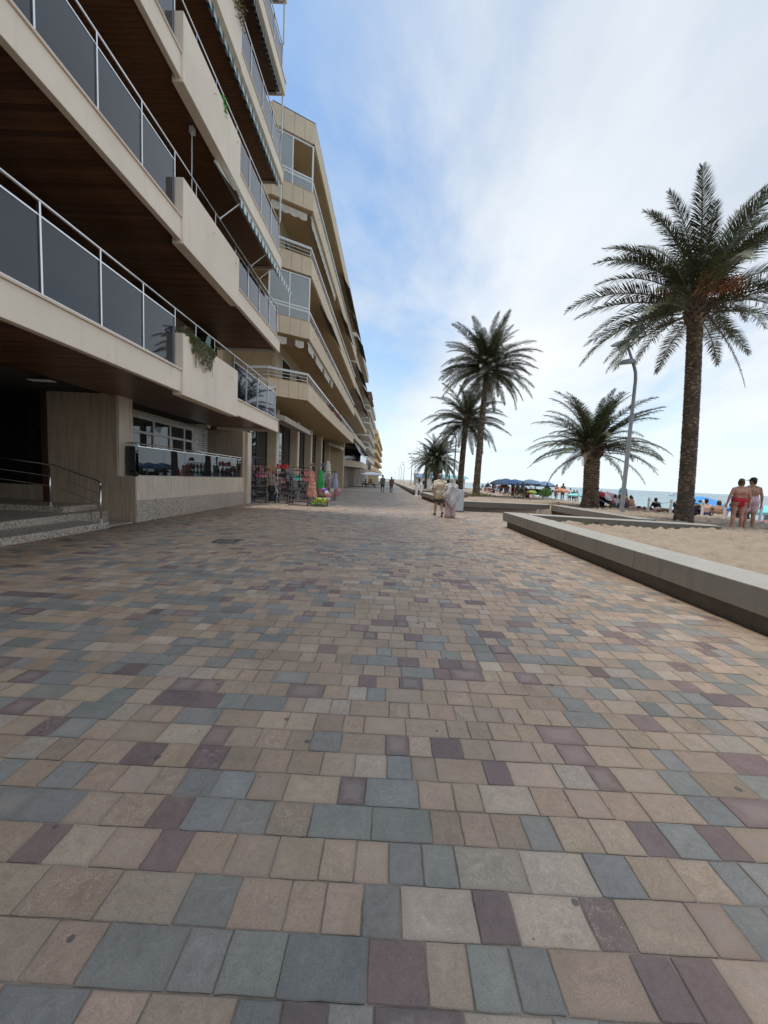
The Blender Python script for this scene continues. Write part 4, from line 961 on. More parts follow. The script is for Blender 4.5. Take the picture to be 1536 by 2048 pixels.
palm('tall palm with orange date strands standing nearest, by the sand at far right', (10.95,14.4,.28), 7.65, (-.38,.05), .25, .22, 'date', 4.1, 52, 11, .058, 17, .022, (84,-10), 0, 8,
     extra=((-.25,-50,3.3,'dry'),(2.95,-14,4.2,'date'),(3.35,-22,4.0,'date'),(-1.9,-70,1.8,'dry')))
palm('short stout palm with fading brown lower fronds beside the tall leaning lamp post', (11.85,22.9,.26), 3.4, (-.10,.1), .40, .40, 'canary', 3.85, 66, 22, .135, 10, .045, (85,-9), .26, mats='light')
palm('very tall straight palm with dry grass round its foot, behind the grey cabinet', (8.8,39.5,.06), 12.6, (.30,.1), .33, .25, 'date', 5.2, 92, 33, .12, 10, .03, (84,-30), 0, 0)
palm('palm with arching fronds partly hidden behind the very tall straight palm', (8.2,45.5,.02), 8.3, (.25,0), .34, .28, 'date', 5.2, 66, 44, .14, 9, .035, (84,-36), 0, 4)
palm('low round headed palm among lamp posts above the strolling man', (7.1,60,.02), 4.6, (0,0), .42, .40, 'canary', 4.3, 92, 55, .2, 8, .04, (85,-30))
palm('slender palm just left of the low round headed palm', (6.3,69,.02), 4.6, (.1,0), .24, .2, 'canary', 3.6, 44, 66, .25, 7, .03, (80,-35))
palm('small palm in the distance right of the low round headed palm', (9.5,76,.02), 4.4, (0,0), .3, .26, 'canary', 3.8, 44, 77, .25, 7, .03, (80,-35))
def tuft(name, lab, cat, loc, n, h, spread, mat, seed, droop=.5):
    r = random.Random(seed); b = MB()
    for i in range(n):
        a = r.uniform(0,6.28); q = spread*math.sqrt(r.random()); x,y_ = q*math.cos(a),q*math.sin(a); hh = h*r.uniform(.5,1.1)*(1-.5*q/spread); dx,dy = r.gauss(0,droop)*hh,r.gauss(0,droop)*hh; w = .006+.01*r.random()
        b.add([(x-w,y_,-.02),(x+w,y_,-.02),(x+dx*.4+w*.7,y_+dy*.4,hh*.65),(x+dx*.4-w*.7,y_+dy*.4,hh*.65),(x+dx,y_+dy,hh)],[(0,1,2,3),(3,2,4)])
    o = inst(name, b.mesh(name, mat), None, loc); return tag(o, lab, cat)
m_grass = M_leaf('beach_grass', (.07,.085,.035), (.15,.16,.075), .7); m_straw = M_leaf('straw_grass', (.16,.13,.055), (.27,.22,.10), .8)
tuft('grass_tuft','sparse green grass tuft in the sand against the nearest bench','grass tuft',(5.9,11.2,.30),150,.30,.42,m_grass,1)
tuft('dry_grass_clump','dry straw coloured grass round the foot of the very tall palm','grass clump',(8.9,39.2,.05),420,.75,1.9,m_straw,2)
tuft('dry_grass_clump','low dry grass before the grey cabinet and the very tall palm','grass clump',(7.2,38.6,.05),200,.45,1.5,m_straw,3)
tuft('weed','tiny dry weed at the foot of the nearest bench','weed',(3.97,9.2,0),14,.09,.08,m_straw,5)

# ------------------------------------------------------------------ lamp posts
m_pole = pm('grey_lamp_paint', (.30,.31,.31), .5, .2, var=.12, scale=3); m_lens = pm('lamp_lens', (.62,.62,.58), .3)
def lamp(lab, loc, k=1.0, seed=0):
    t = thing('lamp_post', lab, 'lamp post', loc, 'leaning headed lamp posts along the beach'); x,y_,z = loc
    P = lambda a,b_,c: (x+a*k,y_+b_*k,z+c*k)
    b = MB(); b.tube([P(0,0,-.2),P(0,0,.0),P(.03,0,3.0),P(.06,0,6.4),P(.03,0,6.72),P(-.04,0,6.95),P(-.60,.05,8.35)], [.105,.10,.09,.072,.07,.068,.05], 10); b.build('pole', m_pole, t, smooth=True)
    for hx,hz,ln in ((-.16,7.18,.78),(-.48,8.0,.86)):
        b = MB(); pr_ = [(0,.08,.10),(.12,.14,.17),(.45,.18,.20),(.8,.15,.15),(1.0,.06,.06)]; ring = []
        for s,w,h in pr_:
            for yy,zz in ((-w,0),(-w*.75,h),(w*.75,h),(w,0)): ring.append(P(hx-.10-s*ln+.2,yy,hz+zz-.22*s*ln*.5))
        n = len(pr_); F_ = [(4*i+j,4*i+(j+1)%4,4*i+4+(j+1)%4,4*i+4+j) for i in range(n-1) for j in range(4)]+[(3,2,1,0),(4*n-4,4*n-3,4*n-2,4*n-1)]
        b.add(ring,F_); hd = b.build('lamp_head', m_pole, t, smooth=False)
        b = MB(); b.add([P(hx+.1-.15*ln,-.09,hz-.022),P(hx+.1-.15*ln,.09,hz-.022),P(hx+.1-.8*ln,.10,hz-.022-.088*ln),P(hx+.1-.8*ln,-.10,hz-.022-.088*ln)],[(0,1,2,3)]); b.build('lens', m_lens, hd)
        b = MB(); b.tube([P(hx+.1,0,hz+.03),P(hx+.22,.0,hz+.09),P(hx+.26,0,hz-.02),P(hx+.16,0,hz-.06)], .018*k, 5); b.build('bracket', m_pole, hd)
    b = MB(); b.box(x-.09*k,x+.13*k,y_-.09*k,y_+.09*k,z+1.0*k-.8*k,z+.06); b.build('base_collar', m_pole, t)
    return t
lamp('tall grey lamp post with two heads rising beside the short stout palm', (11.15,18.6,.29), .98)
for lab,x,y_ in (('lamp post leaning across the crown of the low round headed palm',7.45,52.5),('lamp post just right of the low round headed palm',7.55,46.5),('distant lamp post at the left edge of the low round headed palm',5.15,97),
  ('lamp post with head over the beach bar roof',6.9,112),('lamp post next beyond the beach bar, second in the far row',4.9,146),('lamp post third in the far row past the beach bar',4.9,181),('lamp post fourth in the far row past the beach bar',4.6,215),('faintest lamp post where the promenade vanishes',3.9,330)): lamp(lab,(x,y_,.0),.98)
gl = thing('globe_lamp', 'white globe lamp on a white post by the shuttered arcade', 'street lamp', (-7.2,61,0))
b = MB(); b.tube([(-7.2,61,0),(-7.2,61,2.6)], .07, 8); b.lathe([(.4,0),(.4,.12),(.1,.16)],(-7.2,61,0),12); b.build('post', m_white, gl); b = MB(); b.ball((-7.2,61,2.85),.27,12,8); b.build('globe', m_white, gl, smooth=True)
# ------------------------------------------------------------------ people
def skin(n, c): return pm(n, c, .55, var=.10, scale=9)
SK = {'tan':skin('tanned_skin',(.36,.185,.115)),'fair':skin('fair_skin',(.50,.30,.215)),'brown':skin('brown_skin',(.22,.105,.062)),'pink':skin('sunburnt_skin',(.46,.22,.155))}
def cl(n, c, **k): return pm(n, c, .85, var=k.pop('var',.14), scale=k.pop('scale',7), bump=.15, bscale=40, bdist=.006, **k)
CL = {'red':cl('red_cloth',(.42,.012,.03)),'black':cl('black_cloth',(.016,.016,.02)),'white':cl('white_cloth',(.70,.69,.66)),'navy':cl('navy_cloth',(.03,.04,.075)),'beige':cl('beige_cloth',(.56,.46,.33)),
      'green':cl('grey_green_cloth',(.075,.085,.07)),'pinkpat':cl('pale_pink_print',(.58,.40,.42),var=.35,scale=28),'mauve':cl('mauve_print',(.44,.31,.30),var=.35,scale=24),'shawl':cl('grey_white_print',(.50,.46,.44),var=.5,scale=22),
      'slate':cl('slate_cloth',(.10,.125,.13)),'brown':cl('brown_cloth',(.13,.075,.045)),'grey':cl('grey_cloth',(.24,.235,.23)),'orange':cl('orange_cloth',(.50,.20,.06)),'teal':cl('teal_cloth',(.10,.33,.34)),'pink':cl('pink_cloth',(.55,.16,.20))}
HR = {'dark':pm('dark_hair',(.02,.014,.010),.6,var=.3),'grey':pm('grey_hair',(.22,.21,.20),.7,var=.3),'auburn':pm('brown_hair',(.09,.045,.022),.55,var=.4,scale=20),'white':pm('white_hair',(.50,.47,.42),.7,var=.2)}
def cap(mb, p, q, rp, rq, n=10, h=3):
    p = Vector(p); q = Vector(q); d = q-p; Ln = d.length
    d = d/Ln if Ln > 1e-6 else Vector((0,0,1)); ref = Vector((1,0,0)) if abs(d.x) < .9 else Vector((0,1,0)); a = d.cross(ref).normalized(); b_ = d.cross(a)
    rings = [(p-d*rp*math.cos(math.pi/2*i/h), rp*math.sin(math.pi/2*i/h)) for i in range(h+1)]+[(q+d*rq*math.sin(math.pi/2*i/h), rq*math.cos(math.pi/2*i/h)) for i in range(h+1)]
    vs = []; 
    for c,r in rings:
        r = max(r,1e-4)
        for j in range(n): t = 2*math.pi*j/n; vs.append(c+a*(r*math.cos(t))+b_*(r*math.sin(t)))
    k = len(rings); fs = [(i*n+j,i*n+(j+1)%n,(i+1)*n+(j+1)%n,(i+1)*n+j) for i in range(k-1) for j in range(n)]+[tuple(range(n-1,-1,-1)),tuple((k-1)*n+j for j in range(n))]
    mb.add(vs, fs)
def fuse(name, segs, voxel, mat, it=5):
    b = MB()
    for s in segs:
        if s[0] == 'e': b.ball(s[1], s[2], 14, 10)
        else: cap(b, *s)
    ob = bpy.data.objects.new(name, b.mesh(name, mat)); COL.objects.link(ob)
    m1 = ob.modifiers.new('r','REMESH'); m1.mode = 'VOXEL'; m1.voxel_size = voxel; m1.use_smooth_shade = True
    m2 = ob.modifiers.new('s','SMOOTH'); m2.iterations = it; m2.factor = .5
    dg = bpy.context.evaluated_depsgraph_get(); me = bpy.data.meshes.new_from_object(ob.evaluated_get(dg)); me.name = name
    me.materials.clear(); me.materials.append(mat)
    if not len(me.polygons): print('EMPTY fuse', name)
    me.polygons.foreach_set('use_smooth',[True]*len(me.polygons))
    old = ob.data; bpy.data.objects.remove(ob); bpy.data.meshes.remove(old); return me
def joints(pose, heavy=1.0):
    V_ = Vector; J = {}
    if pose in ('stand','walk','together','arm'):
        J.update(pel=V_((0,0,.94)),waist=V_((0,.0,1.08)),chest=V_((0,-.01,1.26)),neck=V_((0,-.005,1.44)),head=V_((0,.02,1.585)),
          shL=V_((-.175,-.01,1.36)),shR=V_((.175,-.01,1.36)),elL=V_((-.235,-.03,1.11)),elR=V_((.235,-.03,1.11)),wrL=V_((-.27,.05,.87)),wrR=V_((.27,.05,.87)),
          hipL=V_((-.095,0,.90)),hipR=V_((.095,0,.90)),knL=V_((-.105,.02,.49)),knR=V_((.105,.02,.49)),anL=V_((-.105,-.01,.085)),anR=V_((.105,-.01,.085)),toL=V_((-.125,.15,.03)),toR=V_((.125,.15,.03)))
        if pose == 'walk': J.update(knL=V_((-.10,.20,.51)),anL=V_((-.10,.26,.10)),toL=V_((-.11,.42,.06)),knR=V_((.10,.0,.48)),anR=V_((.10,-.27,.17)),toR=V_((.105,-.15,.035)),
            elL=V_((-.22,-.14,1.13)),wrL=V_((-.22,-.10,.90)),elR=V_((.22,.08,1.12)),wrR=V_((.21,.22,.95)))
        if pose == 'together': J.update(wrL=V_((-.30,.0,.86)),elL=V_((-.26,-.03,1.11)),anL=V_((-.14,-.01,.085)),anR=V_((.12,-.01,.085)),knL=V_((-.12,.02,.49)))
        if pose == 'arm': J.update(elR=V_((.25,.02,1.13)),wrR=V_((.10,.22,1.12)))
    elif pose == 'sit':     # on the sand, knees drawn up
        J.update(pel=V_((0,0,.12)),waist=V_((0,-.01,.25)),chest=V_((0,.02,.44)),neck=V_((0,.05,.61)),head=V_((0,.09,.755)),shL=V_((-.17,.03,.56)),shR=V_((.17,.03,.56)),
          elL=V_((-.24,.20,.40)),elR=V_((.24,.20,.40)),wrL=V_((-.14,.42,.42)),wrR=V_((.14,.42,.42)),hipL=V_((-.095,.03,.11)),hipR=V_((.095,.03,.11)),knL=V_((-.13,.40,.42)),knR=V_((.13,.40,.42)),
          anL=V_((-.12,.62,.07)),anR=V_((.12,.62,.07)),toL=V_((-.13,.78,.05)),toR=V_((.13,.78,.05)))
    elif pose == 'lean':    # on the sand, leaning back on the hands, legs out
        J.update(pel=V_((0,0,.11)),waist=V_((0,-.08,.23)),chest=V_((0,-.20,.40)),neck=V_((0,-.29,.55)),head=V_((0,-.31,.70)),shL=V_((-.17,-.26,.51)),shR=V_((.17,-.26,.51)),
          elL=V_((-.24,-.38,.27)),elR=V_((.24,-.38,.27)),wrL=V_((-.25,-.46,.04)),wrR=V_((.25,-.46,.04)),hipL=V_((-.095,.03,.10)),hipR=V_((.095,.03,.10)),knL=V_((-.12,.43,.20)),knR=V_((.10,.43,.12)),
          anL=V_((-.12,.82,.06)),anR=V_((.12,.82,.06)),toL=V_((-.14,.92,.17)),toR=V_((.14,.92,.17)))
    elif pose == 'chair':
        J.update(pel=V_((0,0,.50)),waist=V_((0,-.04,.63)),chest=V_((0,-.08,.82)),neck=V_((0,-.09,1.0)),head=V_((0,-.07,1.145)),shL=V_((-.17,-.09,.95)),shR=V_((.17,-.09,.95)),
          elL=V_((-.23,.02,.70)),elR=V_((.23,.02,.70)),wrL=V_((-.15,.24,.72)),wrR=V_((.15,.24,.72)),hipL=V_((-.095,.03,.48)),hipR=V_((.095,.03,.48)),knL=V_((-.11,.45,.50)),knR=V_((.11,.45,.50)),
          anL=V_((-.11,.46,.09)),anR=V_((.11,.46,.09)),toL=V_((-.12,.62,.035)),toR=V_((.12,.62,.035)))
    else:                   # lying face down along +y
        J.update(pel=V_((0,0,.13)),waist=V_((0,.16,.12)),chest=V_((0,.34,.13)),neck=V_((0,.52,.14)),head=V_((0.02,.66,.13)),shL=V_((-.17,.46,.12)),shR=V_((.17,.46,.12)),
          elL=V_((-.30,.62,.07)),elR=V_((.30,.62,.07)),wrL=V_((-.12,.74,.05)),wrR=V_((.14,.76,.05)),hipL=V_((-.09,-.04,.12)),hipR=V_((.09,-.04,.12)),knL=V_((-.11,-.46,.08)),knR=V_((.11,-.46,.08)),
          anL=V_((-.10,-.86,.07)),anR=V_((.12,-.86,.07)),toL=V_((-.11,-1.0,.03)),toR=V_((.13,-1.0,.03)))
    for k in J:
        if k[:2] in ('sh','el','wr'): J[k].x *= heavy**.75
    return J
def body_segs(J, heavy=1.0, hips=1.0, fine=False, head=True, part='all', inf=0.0, look=(0,1,0)):
    g = heavy; i = inf; S = []; X = Vector((1,0,0))
    if part in ('all','torso'):
        for a,c,wa,wc,ra,rc in (('pel','waist',.072*hips,.060,.108*hips,.096),('waist','chest',.060,.072,.096,.108)):
            for s in (-1,0,1): S.append((J[a]+X*s*wa*g, J[c]+X*s*wc*g, ra*g**.8+i, rc*g**.8+i))
        u_ = (J['neck']-J['chest']).normalized(); S.append((J['shL']+X*.06-u_*.035, J['shR']-X*.06-u_*.035, .066*g**.6+i, .066*g**.6+i)); S.append((J['chest'], J['neck']-(J['neck']-J['chest'])*.25, .10*g**.7+i, .060+i))
        for s in ('L','R'): S.append((J['neck']+u_*.012, J['sh'+s]-u_*.008, .046+i*.6, .056*g**.5+i))
    if part == 'all':
        for s in ('L','R'): S.append((J['hip'+s]+Vector((0,-.045,.015)), J['hip'+s]+Vector((0,-.04,-.02)), .098*hips*g**.5, .09*hips*g**.5))
        S.append((J['neck']-(J['neck']-J['chest'])*.2, J['head'], .056*g**.4, .052))
        h = J['head']; lk = Vector(look).normalized()
        S += [('e',h+Vector((0,0,.018)),(.079,.096,.112)),(h+lk*.035-Vector((0,0,.045)),h+lk*.050-Vector((0,0,.075)),.052,.040),(h+lk*.088+Vector((0,0,.010)),h+lk*.108-Vector((0,0,.022)),.011,.014)]
        sd = Vector((lk.y,-lk.x,0))
        for s in (-1,1): S.append((h+sd*s*.086+Vector((0,-.004,.018)), h+sd*s*.086-Vector((0,0,.028)), .015, .012))
        for s in ('L','R'):
            S.append((J['sh'+s],J['el'+s],.052*g**.7,.040*g**.5)); S.append((J['el'+s],J['wr'+s],.041*g**.5,.028))
            d = (J['wr'+s]-J['el'+s]).normalized(); sx_ = 1 if s == 'R' else -1
            fw = Vector((0,1,0))-d*d.y; fw = fw.normalized() if fw.length > .1 else Vector((1,0,0)); w0 = J['wr'+s]
            for k in (-1,0,1): S.append((w0+d*.01+fw*k*.012, w0+d*.085+fw*k*.024, .018, .015))
            for k,ln in ((-1.5,.062),(-.5,.078),(.5,.084),(1.5,.072)):
                p0 = w0+d*.085+fw*k*.017; inn = Vector((-sx_,0,0)); p1 = p0+d*ln*.55+inn*.006; p2 = p1+(d*.8+inn*.5).normalized()*ln*.5; S += [(p0,p1,.0095,.0088),(p1,p2,.0088,.0072)]
            t0 = w0+d*.03+fw*.024; t1 = t0+(d*.7+fw*.75).normalized()*.045; S += [(t0,t1,.013,.011),(t1,t1+(d*.95+fw*.2).normalized()*.035,.011,.009)]
            S.append((J['hip'+s],J['kn'+s],.092*hips*g**.4,.060*g**.6)); kn,an = J['kn'+s],J['an'+s]; back = Vector((0,-.018,0)) if abs((kn-an).z) > .15 else Vector((0,0,.01))
            S.append((kn,kn.lerp(an,.35)+back,.056*g**.5,.058*g**.5)); S.append((kn.lerp(an,.35)+back,an,.058*g**.5,.036)); to = J['to'+s]; hl = an-(to-an)*.28; hl.z = an.z-.045 if abs((kn-an).z) > .15 else an.z
            S += [(an,hl,.036,.034),(hl,an.lerp(to,.6),.034,.036),(an.lerp(to,.5),to,.036,.024)]
    return S
CACHE = {}
def person(lab, loc, rz, pose='stand', sk='tan', hair='dark', top=None, bottom='shorts', h=1.70, heavy=1.0, hips=1.0, fine=False, group='people on the beach', look=(0,1,0), hat=None, bun=False, extra=None):
    t = thing('person', lab, 'person', loc, group, rz); sc = h/1.70; vx = .0095 if fine else .022
    key = (pose,heavy,hips,fine,look)
    J = joints(pose, heavy)
    def part(nm, k, segs, mat, vv=vx, it=4):
        kk = key+(nm,k)
        if kk not in CACHE: CACHE[kk] = fuse(nm, segs, vv, mat, it)
        me = CACHE[kk]; o = inst(nm, me, t, scale=(sc,)*3)
        if me.materials[0] != mat: o.material_slots[0].link = 'OBJECT'; o.material_slots[0].material = mat
        return o
    part('body', '', body_segs(J,heavy,hips,fine,look=look), SK[sk], vx, 3 if fine else 2)
    X = Vector((1,0,0)); g = heavy
    if hair:
        hd = J['head']; lk = Vector(look); b_ = -lk*.018
        hs = [('e',hd+b_+Vector((0,0,.036)),(.084,.100,.106)),(hd-lk*.045+Vector((0,0,.01)),hd-lk*.055-Vector((0,0,.055)),.064,.050)]
        rh = random.Random(int(hd.z*1000)+len(hair)); 
        for q in range(40):
            dv = Vector((rh.gauss(0,1),rh.gauss(0,1),rh.gauss(.5,.8))).normalized()
            if dv.dot(lk) > .55 and dv.z < .55: continue
            hs.append(('e', hd+b_+Vector((0,0,.034))+Vector((dv.x*.078,dv.y*.092,dv.z*.098)), (.021,.021,.019)))
        if hair in ('white','auburn'):
            for s in (-1,1): hs.append((hd+Vector((lk.y,-lk.x,0))*s*.062-lk*.02, hd+Vector((lk.y,-lk.x,0))*s*.058-lk*.03-Vector((0,0,.085)), .036, .028))
        if bun: hs += [('e',hd-lk*.11+Vector((0,0,.05)),(.045,.045,.045))]
        part('hair', str(bun)+(hair if hair in ('white','auburn') else ''), hs, HR[hair], .010 if fine else .014, 1)
    if hat:
        hd = J['head']; lk = Vector(look)
        hs = [('e',hd-lk*.006+Vector((0,0,.055)),(.094,.110,.095)),(hd+lk*.07+Vector((-.035,0,.052)),hd+lk*.175+Vector((-.02,0,.040)),.013,.010),(hd+lk*.07+Vector((.035,0,.052)),hd+lk*.175+Vector((.02,0,.040)),.013,.010),(hd+lk*.07+Vector((0,0,.055)),hd+lk*.18+Vector((0,0,.045)),.014,.010)]
        part('cap', hat, hs, CL[hat], .010, 2)
    if top:
        nm,c = top
        S = body_segs(J,heavy,hips,part='torso',inf=.030 if nm != 'bikini_top' else .012)
        if nm in ('shirt','dress'):
            for s in ('L','R'): S.append((J['sh'+s], J['sh'+s].lerp(J['el'+s],.62), .066*g**.7, .060*g**.5))
            for s in ('L','R'): S.append((J['hip'+s]+Vector((0,-.052,.04)), J['hip'+s]+Vector((0,-.046,-.02)), .098*hips*g**.5+.040, .09*hips*g**.5+.040))
            if pose in ('stand','walk','together','arm'): 
                for s in (-1,0,1): S.append((J['pel']+X*s*.09*g+Vector((0,0,.03)), J['pel']+X*s*.095*g-Vector((0,.025,.10)), .134*g**.8, .142*g**.8))
        if nm == 'bikini_top':
            u = (J['chest']-J['waist']).normalized(); c0 = J['waist'].lerp(J['chest'],.62); r_ = .118*g**.8
            S = [(c0-X*.098*g, c0+X*.098*g, .108*g**.8+.006, .108*g**.8+.006)]
            b = MB(); me_k = ('strap',pose,heavy)
            ring = []; 
            for j in range(28):
                a = 2*math.pi*j/28; ring.append(c0+X*(.066*g*math.copysign(min(1,abs(math.cos(a))*1.0),math.cos(a))+ (.110*g**.8)*math.cos(a))+Vector((0,1,0))*(.111*g**.8)*math.sin(a))
            ring.append(ring[0]); b.tube(ring, .009, 6); o = inst('bikini_strap', b.mesh('bikini_strap', CL[c], smooth=True), t, scale=(sc,)*3); S = None
        if nm == 'dress':
            lo = .45
            for s in ('L','R'): S.append((J['hip'+s], J['hip'+s].lerp(J['kn'+s],.9), .125, .135))
            S.append((J['pel'], J['hipL'].lerp(J['knR'],.5)+X*.05, .14, .15))
        if S: part(nm, c if False else nm, S, CL[c], max(vx*1.1,.012), 5)
    if bottom:
        nm,c = bottom if isinstance(bottom,tuple) else (bottom,'navy'); S = []
        if nm == 'briefs':
            up = (J['waist']-J['pel']).normalized(); bk = Vector((0,-1,0)) if abs(up.z) > .5 else Vector((0,0,1))
            for s in (-1,0,1): S.append((J['pel']+X*s*.072*hips*g+up*.04, J['pel']+X*s*.070*g*hips+up*.052, .108*hips*g**.8+.005, .106*hips*g**.8+.007))
            for s in (-1,1): S.append((J['pel']+X*s*.085*hips+bk*.040+up*.015, J['pel']+X*s*.040*hips+bk*.042-up*.085, .106*hips*g**.6, .088*hips*g**.5))
        else:
            for s in (-1,0,1): S.append((J['pel']+X*s*.075*hips*g, J['pel'].lerp(J['waist'],.6)+X*s*.065*g*hips, (.108*hips*g**.8)+.020, .102*g**.8*hips+.018))
        if nm != 'briefs':
            for s in ('L','R'): S.append((J['hip'+s]+Vector((0,-.045,.015)), J['hip'+s]+Vector((0,-.04,-.02)), .098*hips*g**.5+.022, .09*hips*g**.5+.022))
        for s in ('L','R'):
            hp,kn,an = J['hip'+s],J['kn'+s],J['an'+s]; rt = .092*hips*g**.4
            if nm == 'shorts': S.append((hp, hp.lerp(kn,.62), rt+.026, rt+.022))
            elif nm == 'trousers': S += [(hp,kn,rt+.018,.082),(kn,an,.082,.070)]
            elif nm == 'wide': S += [(hp,kn,rt+.035,.125),(kn,an+Vector((0,0,.03)),.125,.135)]
        part('swim_briefs' if nm == 'briefs' else ('shorts' if nm == 'shorts' else 'trousers'), nm, S, CL[c], max(vx,.011), 4)
    if pose in ('walk',) or (bottom and not isinstance(bottom,str) and bottom[0] in ('trousers','wide')):
        for s in ('L','R'):
            an,to = J['an'+s],J['to'+s]
            part('shoe', s, [(an-(to-an)*.3-Vector((0,0,.03)),an.lerp(to,.6)-Vector((0,0,.02)),.045,.044),(an.lerp(to,.5),to+(to-an)*.05,.044,.033)], CL['black'], .014, 2)
    if fine:
        lk = Vector(look); sd = Vector((lk.y,-lk.x,0))
        for s in (-1,1): b = MB(); q = J['head']+lk*.083+sd*s*.033+Vector((0,0,.022)); b.ball(q*sc,.012*sc,8,6); inst('eye', b.mesh('eye', CL['white'], smooth=True), t)
    return t
# two bathers watching the sea
wdir = -.28
person('woman in red swim briefs seen from behind on the sand, hair pinned up', (11.88,13.25,.28), wdir, 'together', 'pink', 'auburn', ('bikini_top','red'), ('briefs','red'), 1.70, 1.16, 1.07, True, look=(.18,.98,0), bun=True)
person('man in pale pink shorts and black cap standing by the woman in red', (12.42,13.42,.28), wdir-.15, 'stand', 'tan', 'dark', None, ('shorts','pinkpat'), 1.76, 1.10, 1.0, True, look=(-.72,.69,0), hat='black')
# strolling couple
G = 'people strolling on the promenade'
person('grey haired man in beige short sleeved shirt walking away', (2.03,15.75,0), 0.05, 'walk', 'fair', 'grey', ('shirt','beige'), ('shorts','green'), 1.74, 1.12, 1.0, True, G)
ew = person('white haired woman in wide mauve trousers with a patterned shawl, walking away', (2.44,15.35,0), .02, 'stand', 'fair', 'white', ('shirt','shawl'), ('wide','mauve'), 1.60, 1.15, 1.05, True, G)
b = MB(); nn_ = 14; vs = []
for i in range(nn_+1):
    for j in range(nn_+1):
        u,v = i/nn_-.5, j/nn_-.5; sx_,sz_ = (u-v)*.40, (u+v)*.50; bulge = -.195-.05*math.cos(math.pi*sx_*1.7)+abs(sx_)*.30+.018*math.sin(9*u)+.014*math.sin(12*v+1)
        vs.append((sx_*.95, bulge, .93+sz_))
fs = [(i*(nn_+1)+j,(i+1)*(nn_+1)+j,(i+1)*(nn_+1)+j+1,i*(nn_+1)+j+1) for i in range(nn_) for j in range(nn_)]
b.add(vs, fs); o = inst('shawl', b.mesh('shawl', CL['shawl'], smooth=True), ew, scale=(.95,)*3); sl = o.modifiers.new('thick','SOLIDIFY'); sl.thickness = .012
person('man in slate top and dark shorts walking hand in hand far down the promenade', (-.80,40.3,0), .05, 'walk', 'brown', 'dark', ('shirt','slate'), ('shorts','green'), 1.78, 1.0, 1.0, False, G)
person('woman in brown top and grey trousers walking hand in hand far down the promenade', (.12,41.2,0), -.05, 'walk', 'tan', 'dark', ('shirt','brown'), ('trousers','grey'), 1.66, 1.0, 1.0, False, G)
for i,(x,y_,l,tp,bt) in enumerate([(1.0,128,'tiny distant walker midway to the vanishing end of the promenade',('shirt','navy'),('trousers','black'))]):
    person(l,(x,y_,0),.1,'walk','tan','dark',tp,bt,1.7,1,1,False,G)
